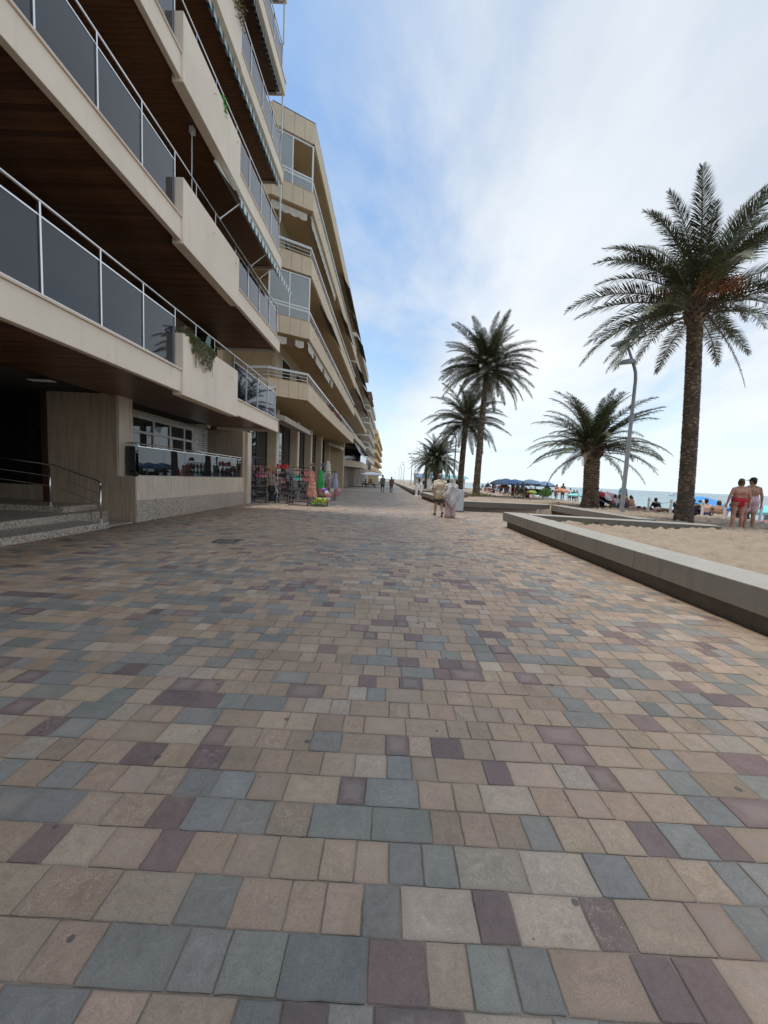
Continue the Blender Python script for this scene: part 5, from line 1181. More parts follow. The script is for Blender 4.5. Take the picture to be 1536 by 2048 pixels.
# sunbathers on the sand; heights follow the beach
def on(x,y_): return (x,y_,zsand(x,y_)-.01)
PS = [
 ('dark haired bather sitting half hidden by the nearest palm trunk',14.62,18.7,-.3,'sit','brown','dark',('shirt','black'),('shorts','black'),1.7,1.05),
 ('bare backed man sitting on a towel under the blue parasol',15.02,18.45,-.5,'sit','fair','dark',None,('shorts','navy'),1.74,1.12),
 ('woman in beige bikini sitting on a towel under the blue parasol',15.45,18.25,-.6,'sit','tan','auburn',('bikini_top','beige'),('briefs','beige'),1.66,1.1),
 ('child in pink sitting beside the woman in beige bikini',15.95,18.5,-.4,'sit','tan','dark',('shirt','pink'),('shorts','pink'),1.1,.95),
 ('bather lying in black swimwear, left of the two lying at the beach edge',14.9,23.2,1.35,'lie','tan','dark',None,('briefs','black'),1.7,1.05),
 ('bather lying with fair skin, right of the two lying at the beach edge',15.35,22.2,1.2,'lie','fair','auburn',None,('briefs','white'),1.7,1.05),
 ('bather in black leaning back on both hands at the beach edge',15.9,22.9,-1.2,'lean','tan','dark',('shirt','black'),('briefs','black'),1.7,1.0),
 ('tanned bather stretched out left of the nearest palm trunk',15.2,21.5,1.4,'lie','brown','dark',None,('shorts','brown'),1.75,1.1),
 ('dark haired sitter in black just left of the nearest palm trunk',15.1,20.3,-.8,'sit','brown','dark',('shirt','black'),('shorts','black'),1.7,1.05),
 ('small child standing at the beach edge beyond the tall lamp post',15.6,25.6,-1.2,'stand','tan','dark',None,('shorts','brown'),.95,1.0),
 ('reader in a striped top sitting by the pink parasol',13.55,23.4,-.9,'sit','tan','dark',('shirt','white'),('shorts','navy'),1.7,1.0),
 ('sitter with dark hair just right of the short stout palm',13.0,23.9,-.6,'sit','pink','dark',('shirt','black'),('shorts','black'),1.66,1.0),
 ('tanned sitter beneath the pink parasol',14.3,24.0,.9,'sit','brown','dark',None,('shorts','red'),1.7,1.0),
 ('walker in red and black with a bag crossing the sand before the blue tents',13.94,40.8,1.75,'walk','brown','dark',('shirt','slate'),('shorts','black'),1.74,1.0),
 ('companion walking half behind the walker with a bag',13.6,41.4,1.75,'walk','pink','auburn',('shirt','brown'),('briefs','red'),1.66,1.0),
 ('woman in a long dark dress standing behind the green potted plant',17.1,42.3,-.2,'stand','tan','auburn',('dress','black'),('shorts','black'),1.70,1.0),
 ('bather in an orange wrap standing by the white rope posts',17.0,39.6,.4,'stand','tan','dark',('dress','orange'),('shorts','orange'),1.62,1.05),
 ('man in brown standing beside the bather in the orange wrap',17.9,40.2,.2,'stand','brown','dark',('shirt','brown'),('shorts','brown'),1.75,1.05),
 ('bather in white near the water, left of a standing trio',21.6,46.5,.3,'stand','tan','dark',('shirt','white'),('shorts','black'),1.68,1.0),
 ('bather in navy near the water, middle of a standing trio',22.0,46.4,-.2,'stand','brown','dark',('shirt','navy'),('shorts','navy'),1.55,1.0),
 ('bather in grey near the water, right of a standing trio',22.5,46.7,.2,'stand','tan','dark',('shirt','grey'),('shorts','white'),1.6,1.0),
 ('man in dark trunks standing by the water left of the woman in red',22.6,27.2,-.6,'arm','brown','dark',None,('shorts','black'),1.74,1.05),
 ('sitter in a teal top at the right edge of the beach',16.6,16.4,-.9,'sit','tan','dark',('shirt','teal'),('shorts','navy'),1.7,1.05),
 ('sitter in black between the two standing bathers',15.6,17.1,-.5,'sit','brown','dark',('shirt','black'),('shorts','black'),1.6,1.0)]
for (l,x,y_,rz,po,sk_,hr_,tp,bt,h_,hv) in PS: person(l,on(x,y_),rz,po,sk_,hr_,tp,bt,h_,hv)
far = [('shirt','red'),('shirt','white'),None,('shirt','pink'),('shirt','black'),None,('shirt','navy'),('shirt','orange')]
CHAIRS = []; seen_ = {}
for i in range(34):
    x = 14.4+rnd.uniform(0,4.6); y_ = 43.5+i*1.15; tp = far[i%8]; po = ('sit','chair','stand','chair','sit','lean')[i%6]; bc = ('navy','black','red','teal')[i%4]
    x += .055*(y_-43.5)
    if po == 'chair': CHAIRS.append((x,y_))
    l = 'distant %s sunbather with %s and %s bottoms, around the blue parasols'%({'sit':'crouching','chair':'seated','stand':'standing','lean':'lounging'}[po], 'bare back' if tp is None else tp[1]+' top', bc)
    person(l,on(x,y_),(0.0 if po == 'chair' else rnd.uniform(-2,2)),po,('tan','brown','fair','pink')[i%4],'dark',tp,('shorts',bc),1.68,1.0,group='distant sunbathers around the blue parasols')
for i in range(9):
    x,y_ = [(15.3,24.6),(16.3,26.0),(16.9,28.2),(15.8,21.3),(16.2,20.2),(17.6,22.5),(17.2,19.4),(16.9,17.6),(17.9,30.5)][i]; po = ('sit','lean','stand','lie')[i%4]; tp = [None,('shirt','white'),('shirt','teal'),None,('shirt','red'),None,('shirt','navy'),('bikini_top','orange'),('shirt','pink')][i]
    l = '%s bather %s on the slope to the water, %s'%(('tanned','fair','brown')[i%3], {'sit':'sitting','lean':'lounging','stand':'standing','lie':'stretched out'}[po], ['beyond the tall lamp post','right of the tall lamp post','behind the pink parasol','left of the nearest palm trunk','behind the nearest palm trunk','beside the bright blue parasol','below the bright blue parasol','left of the turquoise parasol','far behind the short stout palm'][i])
    person(l,on(x,y_),rnd.uniform(-2,2),po,('tan','fair','brown')[i%3],'dark',tp,('shorts',('navy','red','black')[i%3]),1.68,1.0)
for i,(x,y_,l) in enumerate([(28,41,'swimmer whose head shows beyond the tall lamp post'),(34,45,'swimmer farther out, near the small white boat'),(33,33,'swimmer nearest in the water left of the palm trunk')]):
    person(l,(x,y_,-2.25),rnd.uniform(0,6),'stand','brown','dark',None,('shorts','black'),1.7,1.0,group='swimmers')
# ------------------------------------------------------------------ parasols, tents and beach furniture
def parasol(lab, loc, r_, zt, drop, mats, n=8, tilt=(0,0), name='beach_parasol', cat='beach parasol', group='parasols on the beach', pole=True, square=False):
    t = thing(name, lab, cat, loc, group); x,y_,z = 0,0,0; b = MB(); H = zt-loc[2]; K = 4
    me_v = []; 
    for i in range(n):
        a0,a1 = 2*math.pi*i/n+(.785 if square else 0), 2*math.pi*(i+1)/n+(.785 if square else 0); vs = [(0,0,H)]; fs = []
        for k in range(1,K+1):
            s = k/K; zz = H-drop*(s**1.7)
            for j in range(4):
                u = j/3; a = a0+(a1-a0)*u; sag = .06*r_*s*math.sin(math.pi*u)
                if square: p0 = Vector((math.cos(a0),math.sin(a0),0)); p1 = Vector((math.cos(a1),math.sin(a1),0)); p = p0.lerp(p1,u)*r_*s
                else: p = Vector((math.cos(a),math.sin(a),0))*(r_*s-sag*.6)
                vs.append((p.x,p.y,zz-(sag*.5 if not square else sag*.3)))
        for j in range(3): fs.append((0,1+j,2+j))
        for k in range(K-1):
            for j in range(3): a = 1+4*k+j; fs.append((a,a+4,a+5,a+1))
        e = 1+4*(K-1); nb = len(vs)
        for j in range(4): p = vs[e+j]; vs.append((p[0],p[1],p[2]-.10*(1.0+.5*math.sin(math.pi*j/3))))
        for j in range(3): fs.append((e+j,nb+j,nb+j+1,e+j+1))
        b.add(vs, fs, i%len(mats))
    c = inst('canopy', b.mesh('canopy', mats), t, rot=(tilt[0],tilt[1],0))
    b = MB(); b.tube([(0,0,-.1),(0,0,H+.06)], .022, 6); inst('pole', b.mesh('pole', m_white), t, rot=(tilt[0]*.6,tilt[1]*.6,0))
    b = MB()
    for i in range(n): a = 2*math.pi*i/n+(.785 if square else 0); b.tube([(0,0,H-.03),(r_*.5*math.cos(a),r_*.5*math.sin(a),H-drop*.32-.03),(r_*.96*math.cos(a),r_*.96*math.sin(a),H-drop*.95-.02)], .008, 3)
    inst('rib', b.mesh('rib', m_white), t, rot=(tilt[0],tilt[1],0))
    return t
def canvas(n, c): return pm(n, c, .8, var=.07, scale=3)
pb1,pb2 = canvas('steel_blue_canvas',(.12,.19,.27)),canvas('blue_canvas',(.08,.16,.30)); p_or,p_rd,p_wh,p_pk = canvas('orange_parasol',(.62,.20,.09)),canvas('red_parasol',(.55,.05,.06)),canvas('white_parasol',(.72,.71,.68)),canvas('pink_parasol',(.60,.27,.29))
p_bl,p_te,p_ye,p_gy = canvas('bright_blue_parasol',(.06,.24,.52)),canvas('turquoise_parasol',(.16,.52,.50)),canvas('lime_parasol',(.55,.60,.08)),canvas('slate_parasol',(.16,.19,.20))
GB = 'row of steel blue beach parasols'
for i in range(7):
    y_ = 43.5+(i%2)*1.6; x = 12.3+i*.83+(.3 if i%2 else 0)
    ll = ['steel blue square parasol at the left end of the blue row','second steel blue parasol from the left of the blue row','third steel blue parasol from the left of the blue row','middle steel blue parasol of the row of seven','third steel blue parasol from the right of the blue row','second steel blue parasol from the right of the blue row','steel blue square parasol at the right end of the blue row'][i]
    parasol(ll, (x,y_,0.0), 1.30, 1.98+.07*((i*2)%3), .46, [pb1 if i not in (1,2) else pb2], 4, group=GB, square=True)
parasol('orange parasol between the rope posts and the short stout palm', (17.3,39.2,zsand(17.3,39.2)), .78, 1.30, .26, [p_or,canvas('pale_orange',(.66,.30,.17))], 10)
parasol('small orange parasol under the left of the blue parasols', (13.2,44.9,0), .68, 1.42, .26, [p_or], 8)
parasol('red orange tilted parasol seen under the right of the blue parasols', (15.6,44.8,0), .62, 1.12, .16, [p_rd,p_or], 8, (0,.15))
parasol('small lime yellow parasol low on the sand before the blue parasols', (15.0,41.0,0), .55, .93, .16, [p_ye], 8)
parasol('red and white striped parasol tilted beside the short stout palm', (12.55,23.6,.2), .80, 1.32, .30, [p_rd,p_wh], 10, (0,.42))
parasol('pink parasol behind the tall leaning lamp post', (13.75,24.6,.1), .72, 1.25, .24, [p_pk,canvas('dusty_pink',(.52,.30,.31))], 10)
parasol('bright blue parasol with a white panel beside the nearest palm trunk', (16.75,21.0,zsand(16.75,21)), 1.2, 1.28, .46, [p_bl,p_bl,p_bl,p_bl,p_bl,p_bl,p_bl,p_wh], 8, (0,.12))
parasol('turquoise parasol at the right edge behind the bathers', (18.45,18.9,zsand(18.45,18.9)), 1.12, .99, .30, [p_te], 8)
parasol('small turquoise parasol low behind the orange parasol', (20.5,43,zsand(20.5,43)), .8, .78, .18, [p_te], 8)
parasol('slate grey tilted parasol far left of the blue parasols', (16.3,62,0), 1.1, .85, .25, [p_gy], 8, (0,.2))
# folding chairs and a lounger
def folding_chair(lab, loc, rz, mat, grp='folding beach chairs'):
    t = thing('beach_chair', lab, 'beach chair', loc, grp, rz)
    b = MB(); b.hexa([(-.26,-.05,.40),(.26,-.05,.40),(.26,.42,.43),(-.26,.42,.43)],[(-.26,-.05,.42),(.26,-.05,.42),(.26,.42,.45),(-.26,.42,.45)]); inst('seat', b.mesh('seat', mat), t)
    b = MB(); b.hexa([(-.26,-.07,.42),(.26,-.07,.42),(.26,-.30,1.02),(-.26,-.30,1.02)],[(-.26,-.05,.43),(.26,-.05,.43),(.26,-.28,1.03),(-.26,-.28,1.03)]); inst('backrest', b.mesh('backrest', mat), t)
    for s in (-1,1):
        b = MB(); b.tube([(s*.27,.44,0),(s*.27,-.10,.62)], .013, 5); inst('leg', b.mesh('leg', m_greyalu), t)
        b = MB(); b.tube([(s*.27,-.24,0),(s*.27,.40,.62),(s*.27,-.16,.64)], .013, 5); inst('leg', b.mesh('leg', m_greyalu), t)
    return t
for i,(x,y_) in enumerate(CHAIRS): folding_chair('%s folding chair under a distant seated sunbather'%('navy','white','grey green','teal')[i%4], on(x,y_), 0, (CL['navy'],CL['white'],CL['green'],CL['teal'])[i%4], 'occupied chairs past the blue parasols')
for i in range(9):
    x = 14.0+i*.42; y_ = 47.0-.55*i+rnd.uniform(-.3,.3); folding_chair('empty %s folding chair in the row beneath the blue parasols'%('black','white','navy')[i%3], on(x,y_), rnd.uniform(-.5,.5)+2.6, (CL['black'],CL['white'],CL['navy'])[i%3], 'empty chairs beneath the blue parasols')
folding_chair('green backed folding chair standing beneath the blue parasols', on(14.6,43.5), 2.0, pm('green_canvas',(.05,.30,.10),.8))
lg = thing('beach_lounger', 'striped lounger on crossed legs below the pink parasol', 'beach lounger', on(13.35,22.9), None, 1.3)
b = MB(); b.hexa([(-.3,-.5,.34),(.3,-.5,.34),(.3,.6,.36),(-.3,.6,.36)],[(-.3,-.5,.37),(.3,-.5,.37),(.3,.6,.39),(-.3,.6,.39)]); inst('seat', b.mesh('seat', M_stripe('lounger_stripe',((.7,.7,.68),(.06,.07,.12)),0,.12)), lg)
b = MB(); b.hexa([(-.3,.6,.36),(.3,.6,.36),(.3,1.1,.62),(-.3,1.1,.62)],[(-.3,.57,.39),(.3,.57,.39),(.3,1.08,.65),(-.3,1.08,.65)]); inst('backrest', b.mesh('backrest', bpy.data.materials['lounger_stripe']), lg)
for s in (-1,1):
    for a_,c_ in ((-.45,.15),(.1,-.45)): b = MB(); b.tube([(s*.3,a_,0),(s*.3,c_,.36)], .014, 5); inst('leg', b.mesh('leg', m_black), lg)
folding_chair('white folding chair near the turquoise parasol behind the man in pink shorts', on(18.0,18.3), 2.4, CL['white']); folding_chair('white folding chair left of the two standing bathers', on(18.2,21.5), 2.2, CL['white'])
b_t = [(14.95,18.25,1.3,'pale towel spread under the blue parasol'),(15.2,22.0,1.7,'towel under the bathers lying at the beach edge')]
for x,y_,w,l in b_t:
    bb = MB(); z = zsand(x,y_)+.012; bb.box(x-w/2,x+w/2+.3,y_-.5,y_+.5,z-.03,z); tag(bb.build('beach_towel', cl('towel_cloth_'+('a' if w < 1.5 else 'b'),(.56,.46,.42) if w < 1.5 else (.40,.22,.20))), l, 'towel')
# white posts and rope along the beach edge
RP = [(16.44,42.2),(16.5,40.2),(16.32,37.8),(16.6,36.2),(16.75,34.4),(14.15,21.2),(14.24,19.66),(14.62,18.15),(14.7,17.04),(14.97,15.69)]
rl = ['behind the green potted plant, farthest left','just right of the green potted plant','left of the orange parasol pole','below the orange parasol','nearest the short stout palm on its left','beside the bathers lying at the beach edge','left of the nearest palm trunk','hard against the right of the nearest palm trunk','just left of the woman in red','just right of the man in pink shorts']
for (x,y_),l in zip(RP,rl):
    t = thing('rope_post', 'white wooden rope post '+l, 'post', on(x,y_), 'white rope posts at the beach edge'); H = .80
    b = MB(); b.lathe([(.055,-.2),(.052,H),(.035,H+.03),(0,H+.035)],(0,0,0),8); inst('post', b.mesh('post', m_white), t)
    b = MB(); b.lathe([(.06,H-.16),(.062,H-.13),(.06,H-.10)],(0,0,0),8); inst('rope_ring', b.mesh('rope_ring', m_canvas), t)
for grp in (RP[:5],RP[5:]):
    b = MB(); pts = []
    for (p,q) in zip(grp,grp[1:]):
        for j in range(6): s = j/6; pts.append((p[0]+(q[0]-p[0])*s,p[1]+(q[1]-p[1])*s,(zsand(*p)+(zsand(*q)-zsand(*p))*s)+.66-.14*math.sin(math.pi*s)))
    pts.append((*grp[-1],zsand(*grp[-1])+.66)); b.tube(pts, .014, 5); tag(b.build('rope', m_canvas), 'white rope slung between the posts '+('far along by the potted plant' if grp is RP[:5] or grp[0]==RP[0] else 'near the two standing bathers'), 'rope')
pt_ = thing('potted_plant', 'bright green plant in a pot by the white rope posts', 'potted plant', on(14.99,37.45))
b = MB(); b.lathe([(0,0),(.2,0),(.27,.38),(.24,.38),(.22,.3),(0,.3)],(0,0,0),12); inst('pot', b.mesh('pot', m_white), pt_)
b = MB(); r_ = random.Random(4)
for i in range(420):
    v = Vector((r_.gauss(0,1),r_.gauss(0,1),r_.gauss(0,1))).normalized()*r_.random()**.4; c = Vector((v.x*.62,v.y*.62,.75+v.z*.45)); a = Vector((r_.gauss(0,1),r_.gauss(0,1),r_.gauss(0,.6))).normalized()*.10; e = a.cross(Vector((r_.gauss(0,1),r_.gauss(0,1),1))).normalized()*.05
    b.add([c-a,c+e,c+a,c-e],[(0,1,2,3)])
inst('foliage', b.mesh('foliage', M_leaf('bright_leaf',(.10,.22,.03),(.22,.40,.06))), pt_)
# grey cabinet, bollard, bins
ca = thing('street_cabinet', 'pale grey service cabinet standing by the bench behind the strolling woman', 'cabinet', (3.40,18.85,0)); m_cab = pm('pale_grey_cabinet', (.50,.53,.54), .45, var=.06)
b = MB(); b.box(3.20,3.60,18.66,19.06,.05,1.08); b.build('body', m_cab, ca, bevel=.012); b = MB(); b.box(3.19,3.61,18.65,19.07,0,.049); b.build('base', m_plinth, ca)
b = MB(); b.box(3.23,3.57,18.647,18.659,.10,1.02); dd = b.build('door', m_cab, ca); b = MB(); b.box(3.37,3.43,18.635,18.647,.93,.98); b.build('lock', m_white, dd)
for x,y_,l in ((2.35,34.2,'white standpipe between the two middle benches'),(2.9,36.2,'white post beside the distant bench, behind the standpipe')):
    t = thing('white_bollard', l, 'bollard', (x,y_,0), 'white bollards'); b = MB(); b.lathe([(.18,0),(.18,.06),(.11,.08),(.10,.95),(.13,.98),(.13,1.08),(0,1.12)],(x,y_,0),10); b.build('post', m_white, t); b = MB(); b.tube([(x,y_,.9),(x-.3,y_,.92),(x-.32,y_,.82)], .03, 6); b.build('spout', m_white, t)
# beach bar and kiosk
bar = thing('beach_bar', 'low white beach bar with blue awning band, beyond the lamp posts', 'beach bar', (9.5,112,0))
b = MB(); b.box(7.0,15.5,110,116,0,3.0); b.build('wall', m_white, bar); b = MB(); b.box(6.6,16,109.5,116.5,3.05,3.4); b.hexa([(8,110,3.4),(14,110,3.4),(14,116,3.4),(8,116,3.4)],[(9,112,4.4),(13,112,4.4),(13,114,4.4),(9,114,4.4)]); b.build('roof', m_white, bar)
b = MB(); b.hexa([(7.3,108.6,2.2),(15.4,108.6,2.2),(15.4,109.9,2.6),(7.3,109.9,2.6)],[(7.3,108.6,2.55),(15.4,108.6,2.55),(15.4,109.9,3.0),(7.3,109.9,3.0)]); b.build('awning', canvas('bar_blue',(.20,.30,.45)), bar)
for i in range(4): b = MB(); b.box(8+i*1.9,9.2+i*1.9,109.94,109.99,.9,2.1); b.build('window', m_dkglass, bar)
for i in range(3): b = MB(); b.box(6.9+i*.0,7.15,108.7+i*.4,108.95+i*.4,0,3.0); b.build('pillar', pm('terracotta_pillar_%d'%i,(.42,.30,.26),.8), bar)
ki = thing('beach_kiosk', 'white beach kiosk with turquoise roof right of the low round headed palm', 'kiosk', (13.2,82,0))
b = MB(); b.box(11.2,15.6,81,84,0,2.1); b.build('wall', m_white, ki); b = MB(); b.hexa([(10.6,80.3,2.15),(16.4,80.3,2.15),(16.4,84.6,2.15),(10.6,84.6,2.15)],[(11.4,81,2.75),(15.6,81,2.75),(15.6,84,2.75),(11.4,84,2.75)]); b.build('roof', canvas('kiosk_turquoise',(.16,.40,.40)), ki)
for i in range(2): b = MB(); b.box(11.8+i*1.9,13.2+i*1.9,80.93,80.99,.9,1.8); b.build('hatch', m_dark, ki)
kg = thing('white_kiosk', 'small white kiosk with dark hatch in front of the beach bar', 'kiosk', (8.0,88,0)); b = MB(); b.box(6.9,9.0,87,89,0,1.9); b.build('wall', m_white, kg); b = MB(); b.box(7.3,8.1,86.93,86.99,.6,1.4); b.build('hatch', m_dark, kg); b = MB(); b.box(6.7,9.2,86.8,89.2,1.92,2.05); b.build('roof', m_white, kg)
bt = thing('motor_boat', 'tiny white boat far out on the sea', 'boat', (155,213,-.9)); b = MB(); b.hexa([(-2,-.6,0),(2.2,-.4,0),(2.2,.4,0),(-2,.6,0)],[(-2.2,-.9,.9),(3.2,-.1,1.1),(3.2,.1,1.1),(-2.2,.9,.9)]); inst('hull', b.mesh('hull', m_white), bt); b = MB(); b.hexa([(-.9,-.6,.9),(.7,-.5,.9),(.7,.5,.9),(-.9,.6,.9)],[(-.8,-.5,1.9),(.3,-.4,1.9),(.3,.4,1.9),(-.8,.5,1.9)]); inst('cabin', b.mesh('cabin', m_greyalu), bt)

# ------------------------------------------------------------------ beach shop: racks of goods before the arcade
FC = {n:pm('sandal_'+n, c, .7, var=.15) for n,c in {'black':(.02,.02,.024),'navy':(.03,.045,.08),'pink':(.62,.08,.26),'rose':(.65,.34,.36),'peach':(.68,.42,.32),'mint':(.25,.58,.50),'coral':(.60,.20,.20),'grey':(.22,.22,.23)}.items()}
def sandal_mesh(c, s):
    b = MB()
    for sx_ in (-1,1):
        P = [(sx_*.055+.045*math.cos(a)*(1-.18*math.sin(a)), .125*math.sin(a)) for a in np.linspace(0,2*math.pi,12,endpoint=False)]
        n = len(P); vs = [(p[0],0,p[1]) for p in P]+[(p[0],-.022,p[1]) for p in P]
        b.add(vs,[tuple(range(n)),tuple(range(2*n-1,n-1,-1))]+[(i,n+i,n+(i+1)%n,(i+1)%n) for i in range(n)],0)
        b.tube([(sx_*.055-.04,-.025,-.01),(sx_*.055-.015,-.05,.04),(sx_*.055,-.028,.08)], .008, 4, 1); b.tube([(sx_*.055+.04,-.025,-.01),(sx_*.055+.015,-.05,.04),(sx_*.055,-.028,.08)], .008, 4, 1)
    return b.mesh('flip_flops', [FC[c],FC[s]])
SM = {}
def sandals(c, s, loc, lab, grp, rz=0):
    if (c,s) not in SM: SM[(c,s)] = sandal_mesh(c,s)
    o = inst('flip_flops', SM[(c,s)], None, loc, (rnd.uniform(-.12,.12),rnd.uniform(-.1,.1),rz+rnd.uniform(-.1,.1)), (1.22,)*3); return tag(o, lab, 'flip flops', grp)
def rack(lab, x0, x1, y_, H, rows):
    t = thing('display_rack', lab, 'display rack', ((x0+x1)/2,y_,0), 'display racks of the beach shop')
    for x in (x0,x1):
        for yy in (y_-.22,y_+.22): b = MB(); b.tube([(x,yy,.12),(x,yy,H)], .014, 6); b.build('post', m_black, t)
        b = MB(); b.beam((x,y_-.34,.10),(x,y_+.34,.10),.05,.04); b.build('foot', m_black, t)
        for yy in (y_-.32,y_+.32): b = MB(); b.tube([(x-.02,yy,.045),(x+.02,yy,.045)], .045, 10); b.build('wheel', m_black, t)
    for z in rows+[H]: b = MB(); b.beam((x0,y_-.22,z),(x1,y_-.22,z),.02,.02); b.beam((x0,y_+.22,z),(x1,y_+.22,z),.02,.02); b.build('rail', m_black, t)
    b = MB()
    for i in range(9): x = x0+(x1-x0)*i/8; b.tube([(x,y_,.25),(x,y_,H)], .004, 3)
    for i in range(14): z = .25+(H-.25)*i/13; b.tube([(x0,y_,z),(x1,y_,z)], .004, 3)
    b.build('wire_grid', m_black, t)
    b = MB(); b.box(x0,x1,y_-.02,y_+.22,.16,.19); b.build('shelf', m_black, t); return t
rack('black wheeled rack of flip flops nearest the pillar of the near block', -6.85, -6.08, 19.05, 1.84, [.45,.75,1.05,1.35,1.62])
RN = ['top','second','middle','fourth','bottom']
nearS = [['navy','peach','black','coral'],['pink','navy','pink','rose','rose'],['black','navy','grey','black'],['black','navy','black','navy'],['black','grey','black','black']]
for r_,rw in enumerate(nearS):
    for i in range(5):
        c = rw[i%len(rw)]; sandals(c, 'black' if c not in ('black','navy') else ('grey' if i%3 else 'rose'), (-6.76+i*.15, 18.79, 1.68-.30*r_), '%s flip flops in the %s row of the rack nearest the near block pillar'%(c,RN[r_]), '%s flip flops, %s row of the near rack'%(c,RN[r_]))
rack('black wheeled rack of dark flip flops standing forward, with the orange dress on its end', -4.72, -3.85, 18.35, 1.80, [.42,.72,1.02,1.32,1.6])
midS = [['grey','peach','peach','black','coral'],['navy','mint','mint','coral','coral'],['black','grey','black','grey'],['black','navy','grey','black'],['black','black','grey','navy']]
for r_,rw in enumerate(midS):
    for i in range(5):
        c = rw[i%len(rw)]; sandals(c, 'black' if c not in ('black','navy','grey') else 'grey', (-4.62+i*.17, 18.09, 1.62-.30*r_), '%s flip flops in the %s row of the forward rack by the orange dress'%(c,RN[r_]), '%s flip flops, %s row of the forward rack'%(c,RN[r_]))
rack('black rack of shoes with red pouches along its top, between the two flip flop racks', -5.62, -5.02, 19.1, 1.70, [.5,.9,1.3])
shc = [('black',-5.52,1.44),('black',-5.30,1.46),('navy',-5.10,1.43),('grey',-5.50,1.12),('rose',-5.25,1.14),('black',-5.08,1.1),('grey',-5.45,.80),('black',-5.2,.78),('grey',-5.32,.45),('black',-5.1,.46),('black',-5.52,.47)]
for c,x,z in shc: sandals(c,'rose' if c == 'black' else 'black',(x,18.84,z),'%s sandals on the shoe rack under the red pouches'%c,'%s sandals on the shoe rack'%c)
def bag_mesh(w, h, d, mat, strap):
    b = MB(); P = []; n = 6
    for k,(s,dd) in enumerate(((.62,.7),(1.0,1.0),(1.02,.9),(.9,.45))):
        z = h*k/3
        for j in range(10): a = 2*math.pi*j/10; P.append((w/2*s*math.cos(a), d/2*dd*math.sin(a), z))
    b.add(P,[(k*10+j,k*10+(j+1)%10,(k+1)*10+(j+1)%10,(k+1)*10+j) for k in range(3) for j in range(10)]+[tuple(range(9,-1,-1))],0)
    b.tube([(-w*.3,-d*.2,h*.95),(-w*.2,-d*.2,h*1.35),(w*.2,-d*.2,h*1.35),(w*.3,-d*.2,h*.95)], .012, 5, 1); return b.mesh('beach_bag', [mat,strap], smooth=True)
m_st1 = M_stripe('red_white_bag',((.62,.55,.50),(.26,.04,.05)),0,.09,.5); m_strawb = pm('straw_weave',(.34,.19,.085),.85,var=.35,scale=30)
for x,y_,z,w,h,d,mt,l in ((-5.93,18.95,1.18,.34,.42,.16,m_st1,'red and white striped bag hanging between the near rack and the shoe rack'),(-5.72,18.9,1.45,.24,.28,.14,m_strawb,'small straw bag hanging left of the red pouches'),(-6.0,18.85,1.60,.24,.26,.14,m_strawb,'straw bag at the top right of the near rack'),(-5.86,18.95,.45,.36,.42,.2,FC['black'],'black bag hanging low beside the near rack'),(-5.82,19.0,.10,.40,.34,.24,FC['navy'],'dark bag on the paving beside the near rack'),
   (-4.92,18.75,1.10,.30,.36,.14,M_stripe('white_grey_bag',((.60,.60,.60),(.12,.12,.14)),2,.08,.5),'white and grey striped bag beside the forward rack'),(-4.95,18.7,1.42,.30,.30,.14,FC['grey'],'grey bag high beside the forward rack')):
    tag(inst('beach_bag', bag_mesh(w,h,d,mt,m_strawb), None, (x,y_,z), (0,0,rnd.uniform(-.3,.3))), l, 'bag', 'beach bags of the shop')
m_redp = pm('red_pouch', (.52,.02,.02), .6, var=.2)
for i in range(5): b = MB(); x = -5.55+i*.12; b.box(x-.048,x+.048,18.84+.03*(i%2),18.90+.03*(i%2),1.72,1.93-.03*(i%3)); b.tube([(x-.03,18.87,1.92),(x,18.87,1.97),(x+.03,18.87,1.92)],.006,4); tag(b.build('red_pouch', m_redp if i < 4 else pm('orange_red_pouch',(.6,.10,.03),.6)), 'red pouch hung along the top of the shoe rack' if i < 4 else 'orange red pouch at the right end of the red pouches', 'pouch', 'red pouches on the shoe rack')
def hat_(lab, loc, c):
    t = thing('sun_hat', lab, 'hat', loc, 'hats of the beach shop'); b = MB(); b.lathe([(.0,.13),(.07,.12),(.09,.06),(.095,.0)],(0,0,0),12); inst('crown', b.mesh('crown', c, smooth=True), t); b = MB(); b.lathe([(.094,.0),(.15,-.02),(.155,-.03),(.094,-.012)],(0,0,0),12); inst('brim', b.mesh('brim', c, smooth=True), t)
hat_('brown hat on a stand over the right end of the forward rack', (-3.78,18.6,1.92), CL['brown']); hat_('deep blue hat above the green dress', (-3.42,19.4,1.96), pm('deep_blue_felt',(.015,.05,.12),.8)); hat_('dark hat on top of the near rack', (-6.35,19.0,1.92), CL['black'])
def dress_(lab, x, y_, z0, z1, w, mat):
    t = thing('hanging_dress', lab, 'dress', (x,y_,z0), 'dresses of the beach shop'); b = MB(); K = 9; n = 14; P = []
    for k in range(K+1):
        s = k/K; z = z1+(z0-z1)*s; ww = w*(.30+.22*math.sin(min(1,s*2.2)*1.5)-.10*math.exp(-((s-.32)/.1)**2)+.35*max(0,s-.35))
        for j in range(n): a = 2*math.pi*j/n; f = 1+.16*s*math.sin(5*a); P.append((x+ww*f*math.cos(a)*.9, y_+ww*.42*f*math.sin(a), z))
    b.add(P,[(k*n+j,(k+1)*n+j,(k+1)*n+(j+1)%n,k*n+(j+1)%n) for k in range(K) for j in range(n)]); b.build('fabric', mat, t, smooth=True)
    b = MB(); b.tube([(x-w*.28,y_,z1-.02),(x,y_,z1+.06),(x+w*.28,y_,z1-.02)], .007, 4); b.tube([(x,y_,z1+.06),(x,y_,z1+.12),(x+.03,y_,z1+.14)], .005, 4); b.build('hanger', m_black, t)
